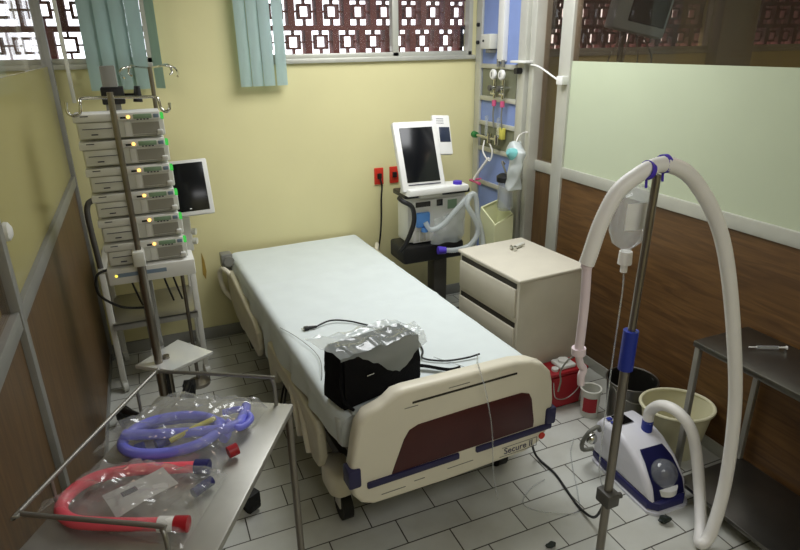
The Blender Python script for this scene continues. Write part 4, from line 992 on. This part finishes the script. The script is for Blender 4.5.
# floor cables
bm = B(); tube(bm, [(1.53, 2.06, .40), (1.545, 2.03, .2), (1.60, 2.05, .03), (1.62, 1.92, .008), (1.60, 1.80, .008), (1.58, 1.68, .008), (1.56, 1.56, .06), (1.51, 1.46, .25), (1.475, 1.40, .345)], .006)
single('floor_cable', bm, 'black', 'black cable trailing from the bed over the floor to the IV stand', 'cable')
bm = B(); tube(bm, [(1.88, 2.10, .008), (1.80, 2.02, .006), (1.72, 1.9, .006), (1.63, 1.75, .006), (1.55, 1.66, .006), (1.42, 1.72, .006), (1.36, 1.80, .006), (1.44, 1.87, .006), (1.55, 1.90, .006)], .003, seg=6)
single('floor_tube', bm, 'clear', 'thin clear tube coiled on the floor tiles beside the footboard', 'tube')
def scrap(c, s, seed, label):
    bm = B(); t = bmesh.new(); bmesh.ops.create_icosphere(t, subdivisions=3, radius=1)
    for v in t.verts: v.co = crumple(V((v.co.x * s, v.co.y * s * .6, v.co.z * s * .45)), s * .7, .9 / s, seed)
    zm = min(v.co.z for v in t.verts); add_geo(bm, t, Matrix.Translation((c[0], c[1], -zm + .0005)))
    single('scrap', bm, 'debris', label, 'litter', angle=20)
scrap((1.865, 1.452), .03, 3, 'dark crumpled scrap on the tiles in front of the humidifier')
scrap((1.33, 1.545), .022, 5, 'dark crumpled scrap on the tiles left of the IV stand foot')

# ================================================================== NEXT ROOM seen above the film
nm = thing('patient_monitor', 'bluish patient monitor on a stand seen through the right partition glass', 'monitor', (3.22, 3.55, 0))
R_ = Matrix.Translation((3.16, 3.36, 2.20)) @ Matrix.Rotation(math.radians(-14), 4, 'Z') @ Matrix.Rotation(math.radians(12), 4, 'Y')
bm = B(); box(bm, (-.15, .0, -.15), (.24, .12, .24), .012); bm.transform(R_); cs = obj('case', bm, mat('blue_grey_case', (150, 176, 190), .45), nm, world=True)
bm = B(); box(bm, (-.05, -.006, -.09), (.22, .002, .22), .003); bm.transform(R_); obj('screen', bm, 'screen', cs, world=True)
bm = B(); cyl(bm, (3.22, 3.55, .03), (3.22, 3.55, 2.1), .02); obj('pole', bm, 'pole', nm, world=True)
bm = B(); lathe(bm, [(0, 0), (.22, 0), (.22, .02), (.04, .05), (0, .05)], (3.22, 3.55, 0)); obj('base', bm, 'pole', nm, world=True)
bm = B()
for k in range(4): tube(bm, [(3.16 + .04 * k, 3.45, 2.06), (3.06 + .09 * k, 3.42, 1.97), (3.0 + .13 * k, 3.42, 1.85), (3.05 + .1 * k, 3.45, 1.6)], .006, seg=6)
obj('lead_cable', bm, 'cord_grey', nm, world=True)
struct('trim_2', box(B(), (4.76, YB - .12, 0), (5.2, YB, ZC), .01), 'alu')

# ================================================================== LIGHT
w = bpy.data.worlds.new('daylight'); S.world = w; w.use_nodes = True
nt = w.node_tree; bg = nt.nodes['Background']
bg.inputs['Color'].default_value = (*lin((246, 248, 255)), 1); bg.inputs['Strength'].default_value = 3.2
def area(name, loc, rot, sx, sy, power, col):
    l = bpy.data.lights.new(name, 'AREA'); l.shape = 'RECTANGLE'; l.size = sx; l.size_y = sy; l.energy = power; l.color = col
    o = bpy.data.objects.new(name, l); o.location = loc; o.rotation_euler = rot; COL.objects.link(o); return o
area('ceiling_lamp', (1.5, 2.9, ZC - .04), (0, 0, 0), 1.2, 1.2, 46, (0.97, 0.985, 1.0))
area('front_fill', (0.9, -0.4, ZC - .04), (0, 0, 0), 1.4, 1.0, 24, (0.98, 0.98, 1.0))  # added fill light behind the camera, lifts the faces turned towards it
area('next_room_fill', (3.7, 1.6, ZC - .04), (0, 0, 0), 0.6, 0.6, 22, (1.0, 0.97, 0.88))  # added fill, no known fixture; brightens what shows through the right glass
area('left_room_fill', (-1.6, 2.6, ZC - .04), (0, 0, 0), 0.6, 0.6, 24, (1.0, 0.97, 0.88))  # added fill beyond the left partition to brighten its film

# ================================================================== CAMERA
cam = bpy.data.cameras.new('camera'); co = bpy.data.objects.new('camera', cam); COL.objects.link(co)
yaw, pit, roll, F = 3.98402098e-01, 3.69868251e-01, -1.50285185e-02, 596.805552
f = V((math.sin(yaw) * math.cos(pit), math.cos(yaw) * math.cos(pit), -math.sin(pit)))
r = V((math.cos(yaw), -math.sin(yaw), 0)); u = r.cross(f)
r2 = r * math.cos(roll) + u * math.sin(roll); u2 = -r * math.sin(roll) + u * math.cos(roll)
mw = Matrix((( r2.x, u2.x, -f.x, 0), (r2.y, u2.y, -f.y, 0), (r2.z, u2.z, -f.z, 2.0), (0, 0, 0, 1)))
co.matrix_world = mw
cam.sensor_fit = 'HORIZONTAL'; cam.sensor_width = 36; cam.lens = F / 800 * 36; cam.clip_start = 0.02
S.camera = co
S.view_settings.view_transform = 'Standard'; S.view_settings.look = 'None'; S.view_settings.gamma = 1; S.view_settings.use_curve_mapping = False
S.view_settings.exposure = -0.12
